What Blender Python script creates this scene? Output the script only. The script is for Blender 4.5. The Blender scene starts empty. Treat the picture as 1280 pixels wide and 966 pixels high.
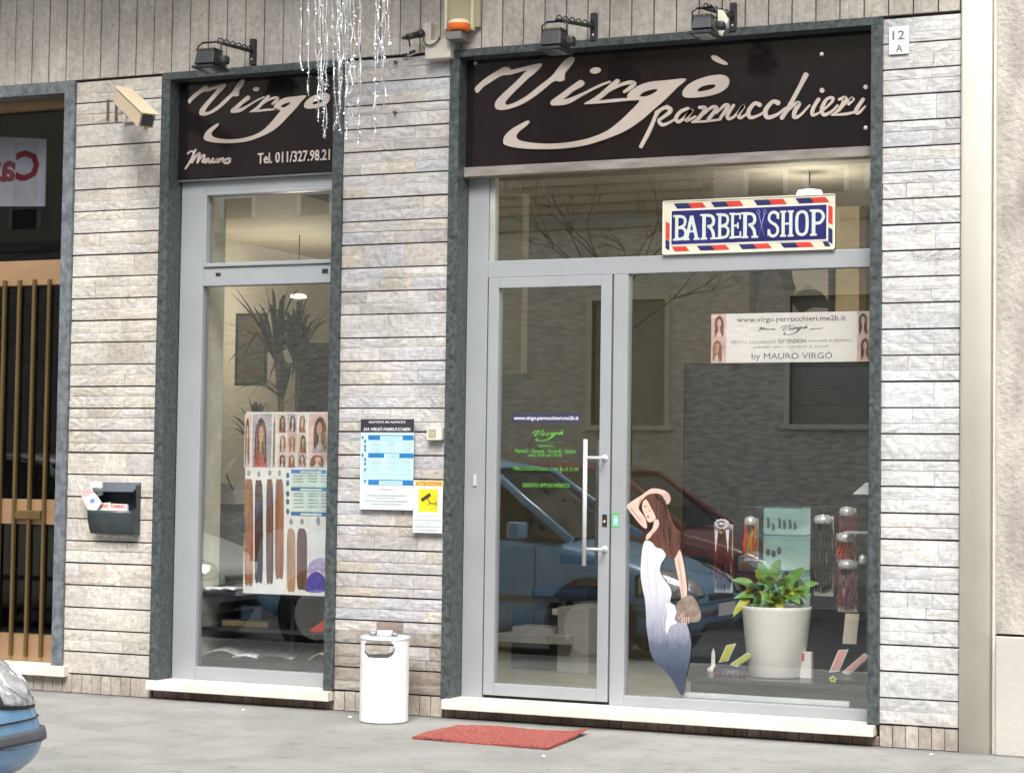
import bpy, bmesh, math, random
from mathutils import Vector, Matrix
from mathutils.bvhtree import BVHTree
random.seed(7)
rnd = random.Random(11)
sc = bpy.context.scene
col = sc.collection
U = random.uniform

# ------------------------------------------------------------------ camera
F, PW, PH = 2500.0, 1280, 966
CAM = Vector((4.1578, -9.6, 1.2726))
yaw, pitch, roll = math.radians(23.418), math.radians(2.578), math.radians(0.794)
fw = Vector((-math.sin(yaw) * math.cos(pitch), math.cos(yaw) * math.cos(pitch), math.sin(pitch)))
r0 = Vector((math.cos(yaw), math.sin(yaw), 0)); u0 = r0.cross(fw)
rt = r0 * math.cos(roll) + u0 * math.sin(roll); up = -r0 * math.sin(roll) + u0 * math.cos(roll)
cam = bpy.data.cameras.new('camera'); co = bpy.data.objects.new('camera', cam); col.objects.link(co)
cam.sensor_width = 36; cam.lens = F / PW * 36; cam.clip_end = 500; cam.clip_start = 0.05
mw = Matrix((( rt.x, up.x, -fw.x, CAM.x), (rt.y, up.y, -fw.y, CAM.y), (rt.z, up.z, -fw.z, CAM.z), (0, 0, 0, 1)))
co.matrix_world = mw
sc.camera = co

def at(px, py, Y=0.0):
    """point of the plane y=Y where the sight line of a measured photo position meets it"""
    d = fw * F + rt * (px - PW / 2) - up * (py - PH / 2)
    t = (Y - CAM.y) / d.y
    return CAM + d * t

# ------------------------------------------------------------------ light
w = bpy.data.worlds.new('World'); sc.world = w; w.use_nodes = True
nt = w.node_tree; bg = nt.nodes['Background']
sky = nt.nodes.new('ShaderNodeTexSky'); sky.sky_type = 'NISHITA'; sky.sun_disc = False
SEL, SAZ = math.radians(50), math.radians(160)
sky.sun_elevation = SEL; sky.sun_rotation = SAZ; sky.dust_density = 4.0; sky.air_density = 1.0; sky.ozone_density = 1.0
hs = nt.nodes.new('ShaderNodeHueSaturation'); hs.inputs['Saturation'].default_value = 0.35
nt.links.new(sky.outputs[0], hs.inputs['Color']); nt.links.new(hs.outputs[0], bg.inputs['Color'])
bg.inputs['Strength'].default_value = 0.15
sl = bpy.data.lights.new('sun', 'SUN'); sl.energy = 1.4; sl.angle = math.radians(25); sl.color = (1, .97, .92)
so = bpy.data.objects.new('sun', sl); col.objects.link(so)
sd = Vector((math.sin(SAZ) * math.cos(SEL), math.cos(SAZ) * math.cos(SEL), math.sin(SEL)))
so.rotation_euler = sd.to_track_quat('Z', 'Y').to_euler()
sc.view_settings.view_transform = 'Standard'; sc.view_settings.look = 'None'
sc.view_settings.gamma = 1; sc.view_settings.use_curve_mapping = False
sc.view_settings.exposure = 1.17
sc.render.engine = 'CYCLES'
sc.cycles.max_bounces = 8; sc.cycles.transparent_max_bounces = 16
sc.cycles.sample_clamp_indirect = 4

# ------------------------------------------------------------------ materials
def srgb(r, g, b):
    return tuple(((c / 255) / 12.92 if c / 255 <= .04045 else ((c / 255 + .055) / 1.055) ** 2.4) for c in (r, g, b)) + (1,)
MC = {}
def M(name, base, rough=.6, metal=0, var=.12, scale=(8, 8, 8), bump=0, bscale=60, rand=0, spec=.5, coat=0, base2=None, mottle=0, emit=0, detail=5):
    if name in MC: return MC[name]
    m = bpy.data.materials.new(name); m.use_nodes = True; n = m.node_tree; b = n.nodes['Principled BSDF']
    b.inputs['Roughness'].default_value = rough; b.inputs['Metallic'].default_value = metal
    b.inputs['Specular IOR Level'].default_value = spec
    b.inputs['Coat Weight'].default_value = coat; b.inputs['Coat Roughness'].default_value = .05
    geo = n.nodes.new('ShaderNodeNewGeometry')
    mp = n.nodes.new('ShaderNodeMapping'); n.links.new(geo.outputs['Position'], mp.inputs[0])
    mp.inputs['Scale'].default_value = scale if isinstance(scale, tuple) else (scale,) * 3
    nz = n.nodes.new('ShaderNodeTexNoise'); nz.inputs['Scale'].default_value = 1; nz.inputs['Detail'].default_value = detail
    n.links.new(mp.outputs[0], nz.inputs['Vector'])
    c = list(base[:3])
    lo = [x * (1 - var) for x in c] + [1]; hi = [min(1, x * (1 + var)) for x in c] + [1]
    if base2: hi = list(base2[:3]) + [1]
    cr = n.nodes.new('ShaderNodeValToRGB')
    cr.color_ramp.elements[0].position = .3; cr.color_ramp.elements[1].position = .7
    cr.color_ramp.elements[0].color = lo; cr.color_ramp.elements[1].color = hi
    n.links.new(nz.outputs['Fac'], cr.inputs[0]); outc = cr.outputs[0]
    if rand:
        oi = n.nodes.new('ShaderNodeObjectInfo'); mr = n.nodes.new('ShaderNodeMapRange')
        mr.inputs['To Min'].default_value = 1 - rand; mr.inputs['To Max'].default_value = 1 + rand * .6
        n.links.new(oi.outputs['Random'], mr.inputs[0])
        vm = n.nodes.new('ShaderNodeVectorMath'); vm.operation = 'SCALE'
        n.links.new(outc, vm.inputs[0]); n.links.new(mr.outputs[0], vm.inputs['Scale']); outc = vm.outputs[0]
    n.links.new(outc, b.inputs['Base Color'])
    if bump:
        nb = n.nodes.new('ShaderNodeTexNoise'); nb.inputs['Scale'].default_value = bscale; nb.inputs['Detail'].default_value = 6
        n.links.new(geo.outputs['Position'], nb.inputs['Vector'])
        bp = n.nodes.new('ShaderNodeBump'); bp.inputs['Strength'].default_value = bump; bp.inputs['Distance'].default_value = .01
        n.links.new(nb.outputs['Fac'], bp.inputs['Height']); n.links.new(bp.outputs[0], b.inputs['Normal'])
    if emit:
        b.inputs['Emission Color'].default_value = (1, .95, .85, 1); b.inputs['Emission Strength'].default_value = emit
    MC[name] = m; return m

def stone_mat(name, cols, dark=.55, tint=(1, 1, 1), dirt=0.0, streak=(3, 3, 22)):
    m = bpy.data.materials.new(name); m.use_nodes = True; n = m.node_tree; b = n.nodes['Principled BSDF']; L = n.links.new
    b.inputs['Roughness'].default_value = .85; b.inputs['Specular IOR Level'].default_value = .25
    oi = n.nodes.new('ShaderNodeObjectInfo'); r = n.nodes.new('ShaderNodeValToRGB')
    r.color_ramp.interpolation = 'LINEAR'
    e = r.color_ramp.elements
    e[0].position = 0; e[0].color = (*[a * t for a, t in zip(cols[0], tint)], 1)
    e[1].position = 1; e[1].color = (*[a * t for a, t in zip(cols[-1], tint)], 1)
    for i, c in enumerate(cols[1:-1]):
        x = e.new((i + 1) / (len(cols) - 1)); x.color = (*[a * t for a, t in zip(c, tint)], 1)
    L(oi.outputs['Random'], r.inputs[0])
    geo = n.nodes.new('ShaderNodeNewGeometry')
    ad = n.nodes.new('ShaderNodeVectorMath'); ad.operation = 'ADD'
    mu = n.nodes.new('ShaderNodeMath'); mu.operation = 'MULTIPLY'; mu.inputs[1].default_value = 37
    L(oi.outputs['Random'], mu.inputs[0]); L(geo.outputs['Position'], ad.inputs[0]); L(mu.outputs[0], ad.inputs[1])
    mp = n.nodes.new('ShaderNodeMapping'); mp.inputs['Scale'].default_value = streak; mp.inputs['Rotation'].default_value = (0, .25, 0); L(ad.outputs[0], mp.inputs[0])
    nz = n.nodes.new('ShaderNodeTexNoise'); nz.inputs['Scale'].default_value = 1.3; nz.inputs['Detail'].default_value = 8; nz.inputs['Roughness'].default_value = .7; nz.inputs['Distortion'].default_value = 1.2
    L(mp.outputs[0], nz.inputs['Vector'])
    m1 = n.nodes.new('ShaderNodeMapRange'); m1.inputs['From Min'].default_value = .3; m1.inputs['From Max'].default_value = .72
    m1.inputs['To Min'].default_value = dark; m1.inputs['To Max'].default_value = 1.12; L(nz.outputs['Fac'], m1.inputs[0])
    nf = n.nodes.new('ShaderNodeTexNoise'); nf.inputs['Scale'].default_value = 34; nf.inputs['Detail'].default_value = 9; nf.inputs['Roughness'].default_value = .72; L(ad.outputs[0], nf.inputs['Vector'])
    mf = n.nodes.new('ShaderNodeMapRange'); mf.inputs['From Min'].default_value = .36; mf.inputs['From Max'].default_value = .62; mf.inputs['To Min'].default_value = .80; mf.inputs['To Max'].default_value = 1.10; L(nf.outputs['Fac'], mf.inputs[0])
    mq = n.nodes.new('ShaderNodeMath'); mq.operation = 'MULTIPLY'; L(m1.outputs[0], mq.inputs[0]); L(mf.outputs[0], mq.inputs[1])
    # broad stains that belong to the wall
    n2 = n.nodes.new('ShaderNodeTexNoise'); n2.inputs['Scale'].default_value = 2.2; n2.inputs['Detail'].default_value = 5; L(geo.outputs['Position'], n2.inputs['Vector'])
    m2 = n.nodes.new('ShaderNodeMapRange'); m2.inputs['From Min'].default_value = .35; m2.inputs['From Max'].default_value = .65
    m2.inputs['To Min'].default_value = .78; m2.inputs['To Max'].default_value = 1.08; L(n2.outputs['Fac'], m2.inputs[0])
    mm = n.nodes.new('ShaderNodeMath'); mm.operation = 'MULTIPLY'; L(mq.outputs[0], mm.inputs[0]); L(m2.outputs[0], mm.inputs[1])
    # pits
    vo = n.nodes.new('ShaderNodeTexNoise'); vo.inputs['Scale'].default_value = 55; vo.inputs['Detail'].default_value = 3; L(ad.outputs[0], vo.inputs['Vector'])
    m3 = n.nodes.new('ShaderNodeMapRange'); m3.inputs['From Min'].default_value = .25; m3.inputs['From Max'].default_value = .36; m3.inputs['To Min'].default_value = .78; L(vo.outputs['Fac'], m3.inputs[0])
    m4 = n.nodes.new('ShaderNodeMath'); m4.operation = 'MULTIPLY'; L(mm.outputs[0], m4.inputs[0]); L(m3.outputs[0], m4.inputs[1])
    vm = n.nodes.new('ShaderNodeVectorMath'); vm.operation = 'SCALE'; L(r.outputs[0], vm.inputs[0]); L(m4.outputs[0], vm.inputs['Scale'])
    out = vm.outputs[0]
    if dirt:
        n5 = n.nodes.new('ShaderNodeTexNoise'); n5.inputs['Scale'].default_value = 5; n5.inputs['Detail'].default_value = 6; L(geo.outputs['Position'], n5.inputs['Vector'])
        m5 = n.nodes.new('ShaderNodeMapRange'); m5.inputs['From Min'].default_value = .42; m5.inputs['From Max'].default_value = .65; m5.inputs['To Max'].default_value = dirt; L(n5.outputs['Fac'], m5.inputs[0])
        mx = n.nodes.new('ShaderNodeMix'); mx.data_type = 'RGBA'; mx.inputs['B'].default_value = (.16, .11, .07, 1)
        L(m5.outputs[0], mx.inputs['Factor']); L(out, mx.inputs['A']); out = mx.outputs['Result']
    L(out, b.inputs['Base Color'])
    bp = n.nodes.new('ShaderNodeBump'); bp.inputs['Strength'].default_value = .8; bp.inputs['Distance'].default_value = .007
    mh = n.nodes.new('ShaderNodeMath'); mh.operation = 'ADD'; L(nz.outputs['Fac'], mh.inputs[0]); L(nf.outputs['Fac'], mh.inputs[1])
    L(mh.outputs[0], bp.inputs['Height']); L(bp.outputs[0], b.inputs['Normal'])
    return m

ST_L = stone_mat('stone_warm', [(.50, .46, .405), (.56, .52, .465), (.59, .56, .515), (.52, .50, .475), (.60, .57, .505)], .84)
ST_M = stone_mat('stone_grey', [(.43, .41, .39), (.54, .53, .52), (.48, .47, .465), (.58, .56, .54), (.54, .49, .42), (.49, .49, .52), (.52, .51, .50)], .78)
ST_R = stone_mat('stone_pale', [(.55, .55, .555), (.62, .62, .62), (.58, .585, .60), (.64, .63, .60), (.52, .52, .53)], .82)
ST_T = stone_mat('stone_strip', [(.47, .43, .385), (.52, .48, .43), (.49, .46, .42), (.54, .50, .44)], .8, streak=(20, 6, 3))
ST_P = stone_mat('stone_plinth', [(.48, .44, .38), (.55, .51, .44), (.50, .46, .41), (.43, .38, .33)], .75, dirt=.35, streak=(14, 6, 4))
ST_U = stone_mat('stone_plinth_sill_shade', [(.30, .22, .19), (.38, .31, .26), (.26, .20, .18), (.42, .35, .28)], .7, dirt=.7, streak=(14, 6, 4))  # shadow under the sills put into the dark brown colour, with dirt
MORTAR = M('mortar', (.09, .08, .07), .95)
MARB = M('green_marble', (.040, .055, .055), .36, var=.45, scale=(38, 38, 36), base2=(.090, .108, .110), bump=.05, detail=8)
MARB2 = M('slate_marble', (.10, .12, .135), .4, var=.3, scale=(30, 30, 26), base2=(.19, .21, .23), detail=8)
ALU = M('grey_aluminium', (.33, .35, .37), .38, metal=.15, var=.06, scale=3)
ALUD = M('aluminium_gap', (.03, .03, .03), .8)
HOUS = M('shutter_housing', (.21, .195, .18), .6, var=.3, scale=(6, 6, 25), bump=.1)
SILL = M('white_marble_sill', (.66, .62, .55), .5, var=.12, scale=(7, 7, 25), bump=.08)
BOARD = M('black_gloss_board', (.010, .008, .009), .12, var=.2, spec=.5, scale=2, base2=(.014, .010, .011))
LETT = M('champagne_letters', (.52, .455, .405), .35, metal=.25, var=.06)
WHITE = M('white_print', (.80, .80, .80), .5, var=.02)
CREAM = M('cream_print', (.78, .75, .62), .5, var=.05)
BLACK = M('black_plastic', (.018, .018, .02), .5)
BLKM = M('black_metal', (.03, .032, .034), .45, metal=.3, var=.3)
RUST = M('dusty_top', (.14, .10, .05), .9, var=.4, scale=40)
BRASS = M('brass_bar', (.20, .14, .06), .35, metal=.7, var=.12, scale=(20, 20, 3))
BRASSP = M('brass_panel', (.34, .215, .12), .4, metal=.35, var=.1, scale=(2, 2, 20))
PLASTER = M('beige_plaster', (.88, .84, .76), .9, var=.05, scale=3, bump=.1, bscale=20)
ASPH = M('sidewalk_asphalt', (.262, .262, .246), .92, var=.08, scale=(2.2, 3, 3), bump=.5, bscale=160, detail=9)
def grime(m):
    n = m.node_tree; L = n.links.new; b = n.nodes['Principled BSDF']; src = b.inputs['Base Color'].links[0].from_socket
    g = n.nodes.new('ShaderNodeNewGeometry'); sp = n.nodes.new('ShaderNodeSeparateXYZ'); L(g.outputs['Position'], sp.inputs[0])
    def noise(sc_, det, a, c, lo, hi, dist=0):
        z = n.nodes.new('ShaderNodeTexNoise'); z.inputs['Scale'].default_value = sc_; z.inputs['Detail'].default_value = det; z.inputs['Distortion'].default_value = dist; L(g.outputs['Position'], z.inputs['Vector'])
        q = n.nodes.new('ShaderNodeMapRange'); q.inputs['From Min'].default_value = a; q.inputs['From Max'].default_value = c; q.inputs['To Min'].default_value = lo; q.inputs['To Max'].default_value = hi; L(z.outputs['Fac'], q.inputs[0]); return q.outputs[0]
    def mul(a, c): q = n.nodes.new('ShaderNodeMath'); q.operation = 'MULTIPLY'; L(a, q.inputs[0]); L(c, q.inputs[1]); return q.outputs[0]
    f = mul(noise(260, 2, .35, .65, .80, 1.2), noise(1.6, 6, .35, .6, .88, 1.08, 1))
    f = mul(f, noise(9, 7, .30, .42, .80, 1.0, .5))
    vo = n.nodes.new('ShaderNodeTexVoronoi'); vo.feature = 'DISTANCE_TO_EDGE'; vo.inputs['Scale'].default_value = .75
    wn = n.nodes.new('ShaderNodeTexNoise'); wn.inputs['Scale'].default_value = 3; wn.inputs['Detail'].default_value = 6; L(g.outputs['Position'], wn.inputs['Vector'])
    va = n.nodes.new('ShaderNodeVectorMath'); va.operation = 'MULTIPLY_ADD'; va.inputs[1].default_value = (.6, .6, .6); L(wn.outputs['Color'], va.inputs[0]); L(g.outputs['Position'], va.inputs[2]); L(va.outputs[0], vo.inputs['Vector'])
    q = n.nodes.new('ShaderNodeMapRange'); q.inputs['From Max'].default_value = .006; q.inputs['To Min'].default_value = .84; L(vo.outputs['Distance'], q.inputs[0]); f = mul(f, q.outputs[0])
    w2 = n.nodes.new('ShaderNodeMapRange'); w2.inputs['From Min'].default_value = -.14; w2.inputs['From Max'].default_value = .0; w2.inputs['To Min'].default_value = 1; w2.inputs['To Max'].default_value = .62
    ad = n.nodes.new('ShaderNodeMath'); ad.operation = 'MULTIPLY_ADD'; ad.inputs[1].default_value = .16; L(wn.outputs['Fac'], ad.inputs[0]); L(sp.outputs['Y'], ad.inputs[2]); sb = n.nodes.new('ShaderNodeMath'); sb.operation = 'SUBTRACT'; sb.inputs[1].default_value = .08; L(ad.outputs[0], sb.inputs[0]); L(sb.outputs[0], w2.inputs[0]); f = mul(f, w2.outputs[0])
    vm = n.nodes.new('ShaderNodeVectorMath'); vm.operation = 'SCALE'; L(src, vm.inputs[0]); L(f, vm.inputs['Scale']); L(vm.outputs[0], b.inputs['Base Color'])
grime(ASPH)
ROAD = M('road_asphalt', (.06, .06, .062), .9, var=.3, scale=3, bump=.4, bscale=120)
KERB = M('kerb_stone', (.32, .31, .29), .8, var=.2, scale=10, bump=.3)
TEXTD = M('dark_text', (.05, .05, .06), .6)
GREYT = M('grey_text', (.30, .32, .34), .6)

def glass_mat(name, refl, tint=(1, 1, 1, 1)):
    m = bpy.data.materials.new(name); m.use_nodes = True; n = m.node_tree; L = n.links.new
    for x in list(n.nodes):
        if x.type == 'BSDF_PRINCIPLED': n.nodes.remove(x)
    o = [x for x in n.nodes if x.type == 'OUTPUT_MATERIAL'][0]
    t = n.nodes.new('ShaderNodeBsdfTransparent'); t.inputs[0].default_value = tint
    g = n.nodes.new('ShaderNodeBsdfGlossy'); g.inputs['Roughness'].default_value = 0.0
    g.inputs['Color'].default_value = (.97, 1, .97, 1)
    lw = n.nodes.new('ShaderNodeLayerWeight'); lw.inputs['Blend'].default_value = .5
    pw = n.nodes.new('ShaderNodeMath'); pw.operation = 'POWER'; pw.inputs[1].default_value = 4; L(lw.outputs['Facing'], pw.inputs[0])
    ma = n.nodes.new('ShaderNodeMath'); ma.operation = 'MULTIPLY_ADD'; ma.inputs[1].default_value = 1 - refl; ma.inputs[2].default_value = refl; L(pw.outputs[0], ma.inputs[0])
    ge = n.nodes.new('ShaderNodeNewGeometry'); sb = n.nodes.new('ShaderNodeMath'); sb.operation = 'SUBTRACT'; sb.inputs[0].default_value = 1; L(ge.outputs['Backfacing'], sb.inputs[1])
    mu = n.nodes.new('ShaderNodeMath'); mu.operation = 'MULTIPLY'; L(ma.outputs[0], mu.inputs[0]); L(sb.outputs[0], mu.inputs[1])
    mx = n.nodes.new('ShaderNodeMixShader'); L(mu.outputs[0], mx.inputs[0]); L(t.outputs[0], mx.inputs[1]); L(g.outputs[0], mx.inputs[2]); L(mx.outputs[0], o.inputs[0])
    return m
GLASS = glass_mat('window_glass', .24, (.97, .97, .96, 1))
CLEAR = glass_mat('clear_plastic', .10, (.93, .95, .97, 1))
GGATE = glass_mat('doorway_glass', .045, (.68, .68, .70, 1))
GSHELF = glass_mat('shelf_glass', .15, (.75, .9, .88, 1))

# ------------------------------------------------------------------ builders
class MB:
    def __init__(s): s.v = []; s.f = []; s.m = []; s.mats = []; s.sm = []
    def mi(s, mat):
        if mat not in s.mats: s.mats.append(mat)
        return s.mats.index(mat)
    def add(s, vs, fs, mat, smooth=False):
        o = len(s.v); s.v += [Vector(x) for x in vs]; k = s.mi(mat)
        for f in fs: s.f.append([o + i for i in f]); s.m.append(k); s.sm.append(smooth)
        return s
    def box(s, x0, x1, y0, y1, z0, z1, mat):
        vs = [(x, y, z) for x in (x0, x1) for y in (y0, y1) for z in (z0, z1)]
        return s.add(vs, [(0, 1, 3, 2), (4, 6, 7, 5), (0, 4, 5, 1), (2, 3, 7, 6), (0, 2, 6, 4), (1, 5, 7, 3)], mat)
    def obox(s, c, ax, ay, az, mat):
        c = Vector(c); ax, ay, az = Vector(ax), Vector(ay), Vector(az)
        vs = [c + ax * i + ay * j + az * k for i in (-1, 1) for j in (-1, 1) for k in (-1, 1)]
        return s.add(vs, [(0, 1, 3, 2), (4, 6, 7, 5), (0, 4, 5, 1), (2, 3, 7, 6), (0, 2, 6, 4), (1, 5, 7, 3)], mat)
    def tube(s, pts, r, mat, seg=8, smooth=True):
        pts = [Vector(p) for p in pts]; vs = []; fs = []
        rr = r if isinstance(r, (list, tuple)) else [r] * len(pts)
        prev = None
        for i, p in enumerate(pts):
            d = (pts[min(i + 1, len(pts) - 1)] - pts[max(i - 1, 0)]).normalized()
            if prev is None: a = d.orthogonal().normalized()
            else:
                a = prev - d * prev.dot(d); a = a.normalized() if a.length > 1e-6 else d.orthogonal().normalized()
            prev = a; b = d.cross(a)
            for k in range(seg):
                t = 2 * math.pi * k / seg; vs.append(p + (a * math.cos(t) + b * math.sin(t)) * rr[i])
        for i in range(len(pts) - 1):
            for k in range(seg):
                k2 = (k + 1) % seg; fs.append((i * seg + k, i * seg + k2, (i + 1) * seg + k2, (i + 1) * seg + k))
        fs.append(tuple(range(seg))[::-1]); fs.append(tuple((len(pts) - 1) * seg + k for k in range(seg)))
        return s.add(vs, fs, mat, smooth)
    def lathe(s, c, prof, mat, seg=32, axis='Z', smooth=True):
        c = Vector(c); vs = []; fs = []
        for r, h in prof:
            for k in range(seg):
                t = 2 * math.pi * k / seg; a, b = r * math.cos(t), r * math.sin(t)
                vs.append(c + (Vector((a, b, h)) if axis == 'Z' else Vector((a, h, b)) if axis == 'Y' else Vector((h, a, b))))
        for i in range(len(prof) - 1):
            for k in range(seg):
                k2 = (k + 1) % seg; fs.append((i * seg + k, i * seg + k2, (i + 1) * seg + k2, (i + 1) * seg + k))
        return s.add(vs, fs, mat, smooth)
    def prism(s, pts, y0, y1, mat):
        """polygon of (x,z) extruded between y0 and y1 (convex or ngon)"""
        n = len(pts); vs = [(x, y0, z) for x, z in pts] + [(x, y1, z) for x, z in pts]
        fs = [tuple(range(n)), tuple(range(2 * n - 1, n - 1, -1))] + [(i, i + n, (i + 1) % n + n, (i + 1) % n) for i in range(n)]
        return s.add(vs, fs, mat)
    def rect(s, x0, x1, z0, z1, y, mat, t=.0006):
        return s.box(x0, x1, y - t, y, z0, z1, mat)
    def prect(s, a, b, y, mat, t=.0006):
        p, q = at(a[0], a[1], y), at(b[0], b[1], y)
        return s.box(min(p.x, q.x), max(p.x, q.x), y - t, y, min(p.z, q.z), max(p.z, q.z), mat)
    def mesh(s, name, org=Vector((0, 0, 0)), recalc=True):
        me = bpy.data.meshes.new(name); me.from_pydata([tuple(v - org) for v in s.v], [], s.f)
        for m in s.mats: me.materials.append(m)
        for p, k, sm in zip(me.polygons, s.m, s.sm): p.material_index = k; p.use_smooth = sm
        if recalc:
            b = bmesh.new(); b.from_mesh(me); bmesh.ops.recalc_face_normals(b, faces=b.faces[:]); b.to_mesh(me); b.free()
        me.update(); return me

ORG = {}
def wpos(o):
    v = Vector((0, 0, 0))
    while o: v += o.location; o = o.parent
    return v
def obj(name, mb, parent=None, bevel=0, org=None, **kw):
    if parent is not None: o_ = wpos(parent)
    else:
        o_ = Vector(org) if org is not None else (Vector((sum(v.x for v in mb.v) / len(mb.v), sum(v.y for v in mb.v) / len(mb.v), min(v.z for v in mb.v))))
    o = bpy.data.objects.new(name, mb.mesh(name, o_)); col.objects.link(o)
    if parent is not None: o.parent = parent
    else: o.location = o_
    if bevel:
        b = o.modifiers.new('bevel', 'BEVEL'); b.width = bevel; b.segments = 2; b.limit_method = 'ANGLE'
    for k, v in kw.items(): o[k] = v
    return o
def thing(name, label, cat, loc, group=None):
    o = bpy.data.objects.new(name, None); col.objects.link(o); o.location = loc; o.empty_display_size = .1
    o['label'] = label; o['category'] = cat
    if group: o['group'] = group
    return o
def tag(o, label, cat, group=None):
    o['label'] = label; o['category'] = cat
    if group: o['group'] = group
    return o
def struct(name, mb, **kw): return obj(name, mb, kind='structure', **kw)

def catmull(pts, n=6, closed=False):
    pts = [tuple(p) for p in pts]; out = []; N = len(pts)
    rng = range(N if closed else N - 1)
    for i in rng:
        g = (lambda k: pts[k % N]) if closed else (lambda k: pts[max(0, min(N - 1, k))])
        p0, p1, p2, p3 = g(i - 1), g(i), g(i + 1), g(i + 2)
        for j in range(n):
            t = j / n; out.append(tuple(.5 * ((2 * b) + (-a + c) * t + (2 * a - 5 * b + 4 * c - d) * t * t + (-a + 3 * b - 3 * c + d) * t ** 3) for a, b, c, d in zip(p0, p1, p2, p3)))
    if not closed: out.append(pts[-1])
    return out
_tmp = [0]
def curve_to_mb(cu, mb, mat, T):
    o = bpy.data.objects.new('tmp_curve', cu); me = bpy.data.meshes.new_from_object(o)
    vs = [T(v.co) for v in me.vertices]; fs = [tuple(p.vertices) for p in me.polygons]
    mb.add(vs, fs, mat); bpy.data.objects.remove(o); bpy.data.meshes.remove(me); bpy.data.curves.remove(cu)
def fill(mb, loops, T, mat, th=.004, y=0.0):
    """closed outlines (first outer, then holes), 2D -> filled slab; T maps (a,b)->(x,z)"""
    cu = bpy.data.curves.new('tmp', 'CURVE'); cu.dimensions = '2D'; cu.fill_mode = 'BOTH'; cu.extrude = .5
    for lp in loops:
        sp = cu.splines.new('POLY'); sp.points.add(len(lp) - 1)
        for p, q in zip(sp.points, lp):
            x, z = T(q); p.co = (x, z, 0, 1)
        sp.use_cyclic_u = True
    curve_to_mb(cu, mb, mat, lambda c: (c.x, y - th * (c.z + .5), c.y))
_off = [0]
def stroke(mb, pts, T, mat, th=.004, y=0.0, wk=1.0, n=5):
    """brush stroke: pts of (a, b, width) in drawing units"""
    _off[0] = (_off[0] + 1) % 9; th = th + _off[0] * .00012
    P = catmull(pts, n); L_, R_ = [], []
    for i, (a, b, wd) in enumerate(P):
        p, q = P[max(0, i - 1)], P[min(len(P) - 1, i + 1)]
        dx, dy = q[0] - p[0], q[1] - p[1]; d = math.hypot(dx, dy) or 1
        nx, ny = -dy / d, dx / d; h = (wd if wd < 1 else max(wd, 1)) * wk / 2
        L_.append((a + nx * h, b + ny * h)); R_.append((a - nx * h, b - ny * h))
    N = len(P); vs = []
    for q in L_ + R_: x, z = T(q); vs.append((x, y - th, z))
    for q in L_ + R_: x, z = T(q); vs.append((x, y, z))
    fs = []
    for i in range(N - 1):
        fs.append((i, i + 1, N + i + 1, N + i)); fs.append((2 * N + i, 2 * N + i + 1, i + 1, i)); fs.append((N + i, N + i + 1, 3 * N + i + 1, 3 * N + i))
    fs.append((0, N, 3 * N, 2 * N)); fs.append((N - 1, 2 * N - 1 + 2 * N, 2 * N - 1, N - 1) if False else (N - 1, 3 * N - 1, 4 * N - 1, 2 * N - 1))
    mb.add(vs, fs, mat)
    for (a, b, wd) in (P[0], P[-1]):      # round ends
        h = wd * wk / 2
        if h > 2: disc(mb, (a, b), h, h, T, mat, th + .00006, y)
def disc(mb, c, rx, ry, T, mat, th=.004, y=0.0, n=14, rot=0):
    pts = []
    for k in range(n):
        t = 2 * math.pi * k / n; a, b = rx * math.cos(t), ry * math.sin(t)
        pts.append(T((c[0] + a * math.cos(rot) - b * math.sin(rot), c[1] + a * math.sin(rot) + b * math.cos(rot))))
    mb.prism(pts, y - th, y, mat)
def text(mb, s, x0, x1, z0, z1, y, mat, th=.0008, bold=0, shear=0, mirror=False, res=2, sp=1.0):
    cu = bpy.data.curves.new('tmp', 'FONT'); cu.body = s; cu.size = 1; cu.extrude = .5; cu.offset = bold; cu.shear = shear; cu.resolution_u = res; cu.space_character = sp
    o = bpy.data.objects.new('tmp', cu); me = bpy.data.meshes.new_from_object(o)
    if not me.vertices: return
    ax = [v.co.x for v in me.vertices]; az = [v.co.y for v in me.vertices]; a0, a1, b0, b1 = min(ax), max(ax), min(az), max(az)
    vs = []
    for v in me.vertices:
        u = (v.co.x - a0) / max(1e-6, a1 - a0)
        if mirror: u = 1 - u
        vs.append((x0 + (x1 - x0) * u, y - th * (v.co.z + .5), z0 + (z1 - z0) * (v.co.y - b0) / max(1e-6, b1 - b0)))
    mb.add(vs, [tuple(p.vertices) for p in me.polygons], mat)
    bpy.data.objects.remove(o); bpy.data.meshes.remove(me); bpy.data.curves.remove(cu)
def ptext(mb, s, bl, tr, y, mat, **k):
    p, q = at(*bl, y), at(*tr, y); text(mb, s, p.x, q.x, p.z, q.z, y, mat, **k)

# ================================================================== SETTING
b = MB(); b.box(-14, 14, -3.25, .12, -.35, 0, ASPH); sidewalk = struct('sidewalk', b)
b = MB(); b.box(-60, 60, -9.4, -3.39, -.4, -.08, ROAD); struct('road', b)
b = MB(); b.box(-80, 80, -80, 80, -.6, -.402, M('ground_earth', (.18, .17, .15), .95)); struct('ground', b)
b = MB(); b.box(-60, 60, -13.6, -9.54, -.4, .02, ASPH); struct('opposite_sidewalk', b)
b = MB(); b.box(-14, 14, -3.388, -3.252, -.4, .004, KERB); struct('kerb', b, bevel=.012)
b = MB(); b.box(-60, 60, -9.538, -9.402, -.4, .024, KERB); struct('opposite_kerb', b, bevel=.012)

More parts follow.
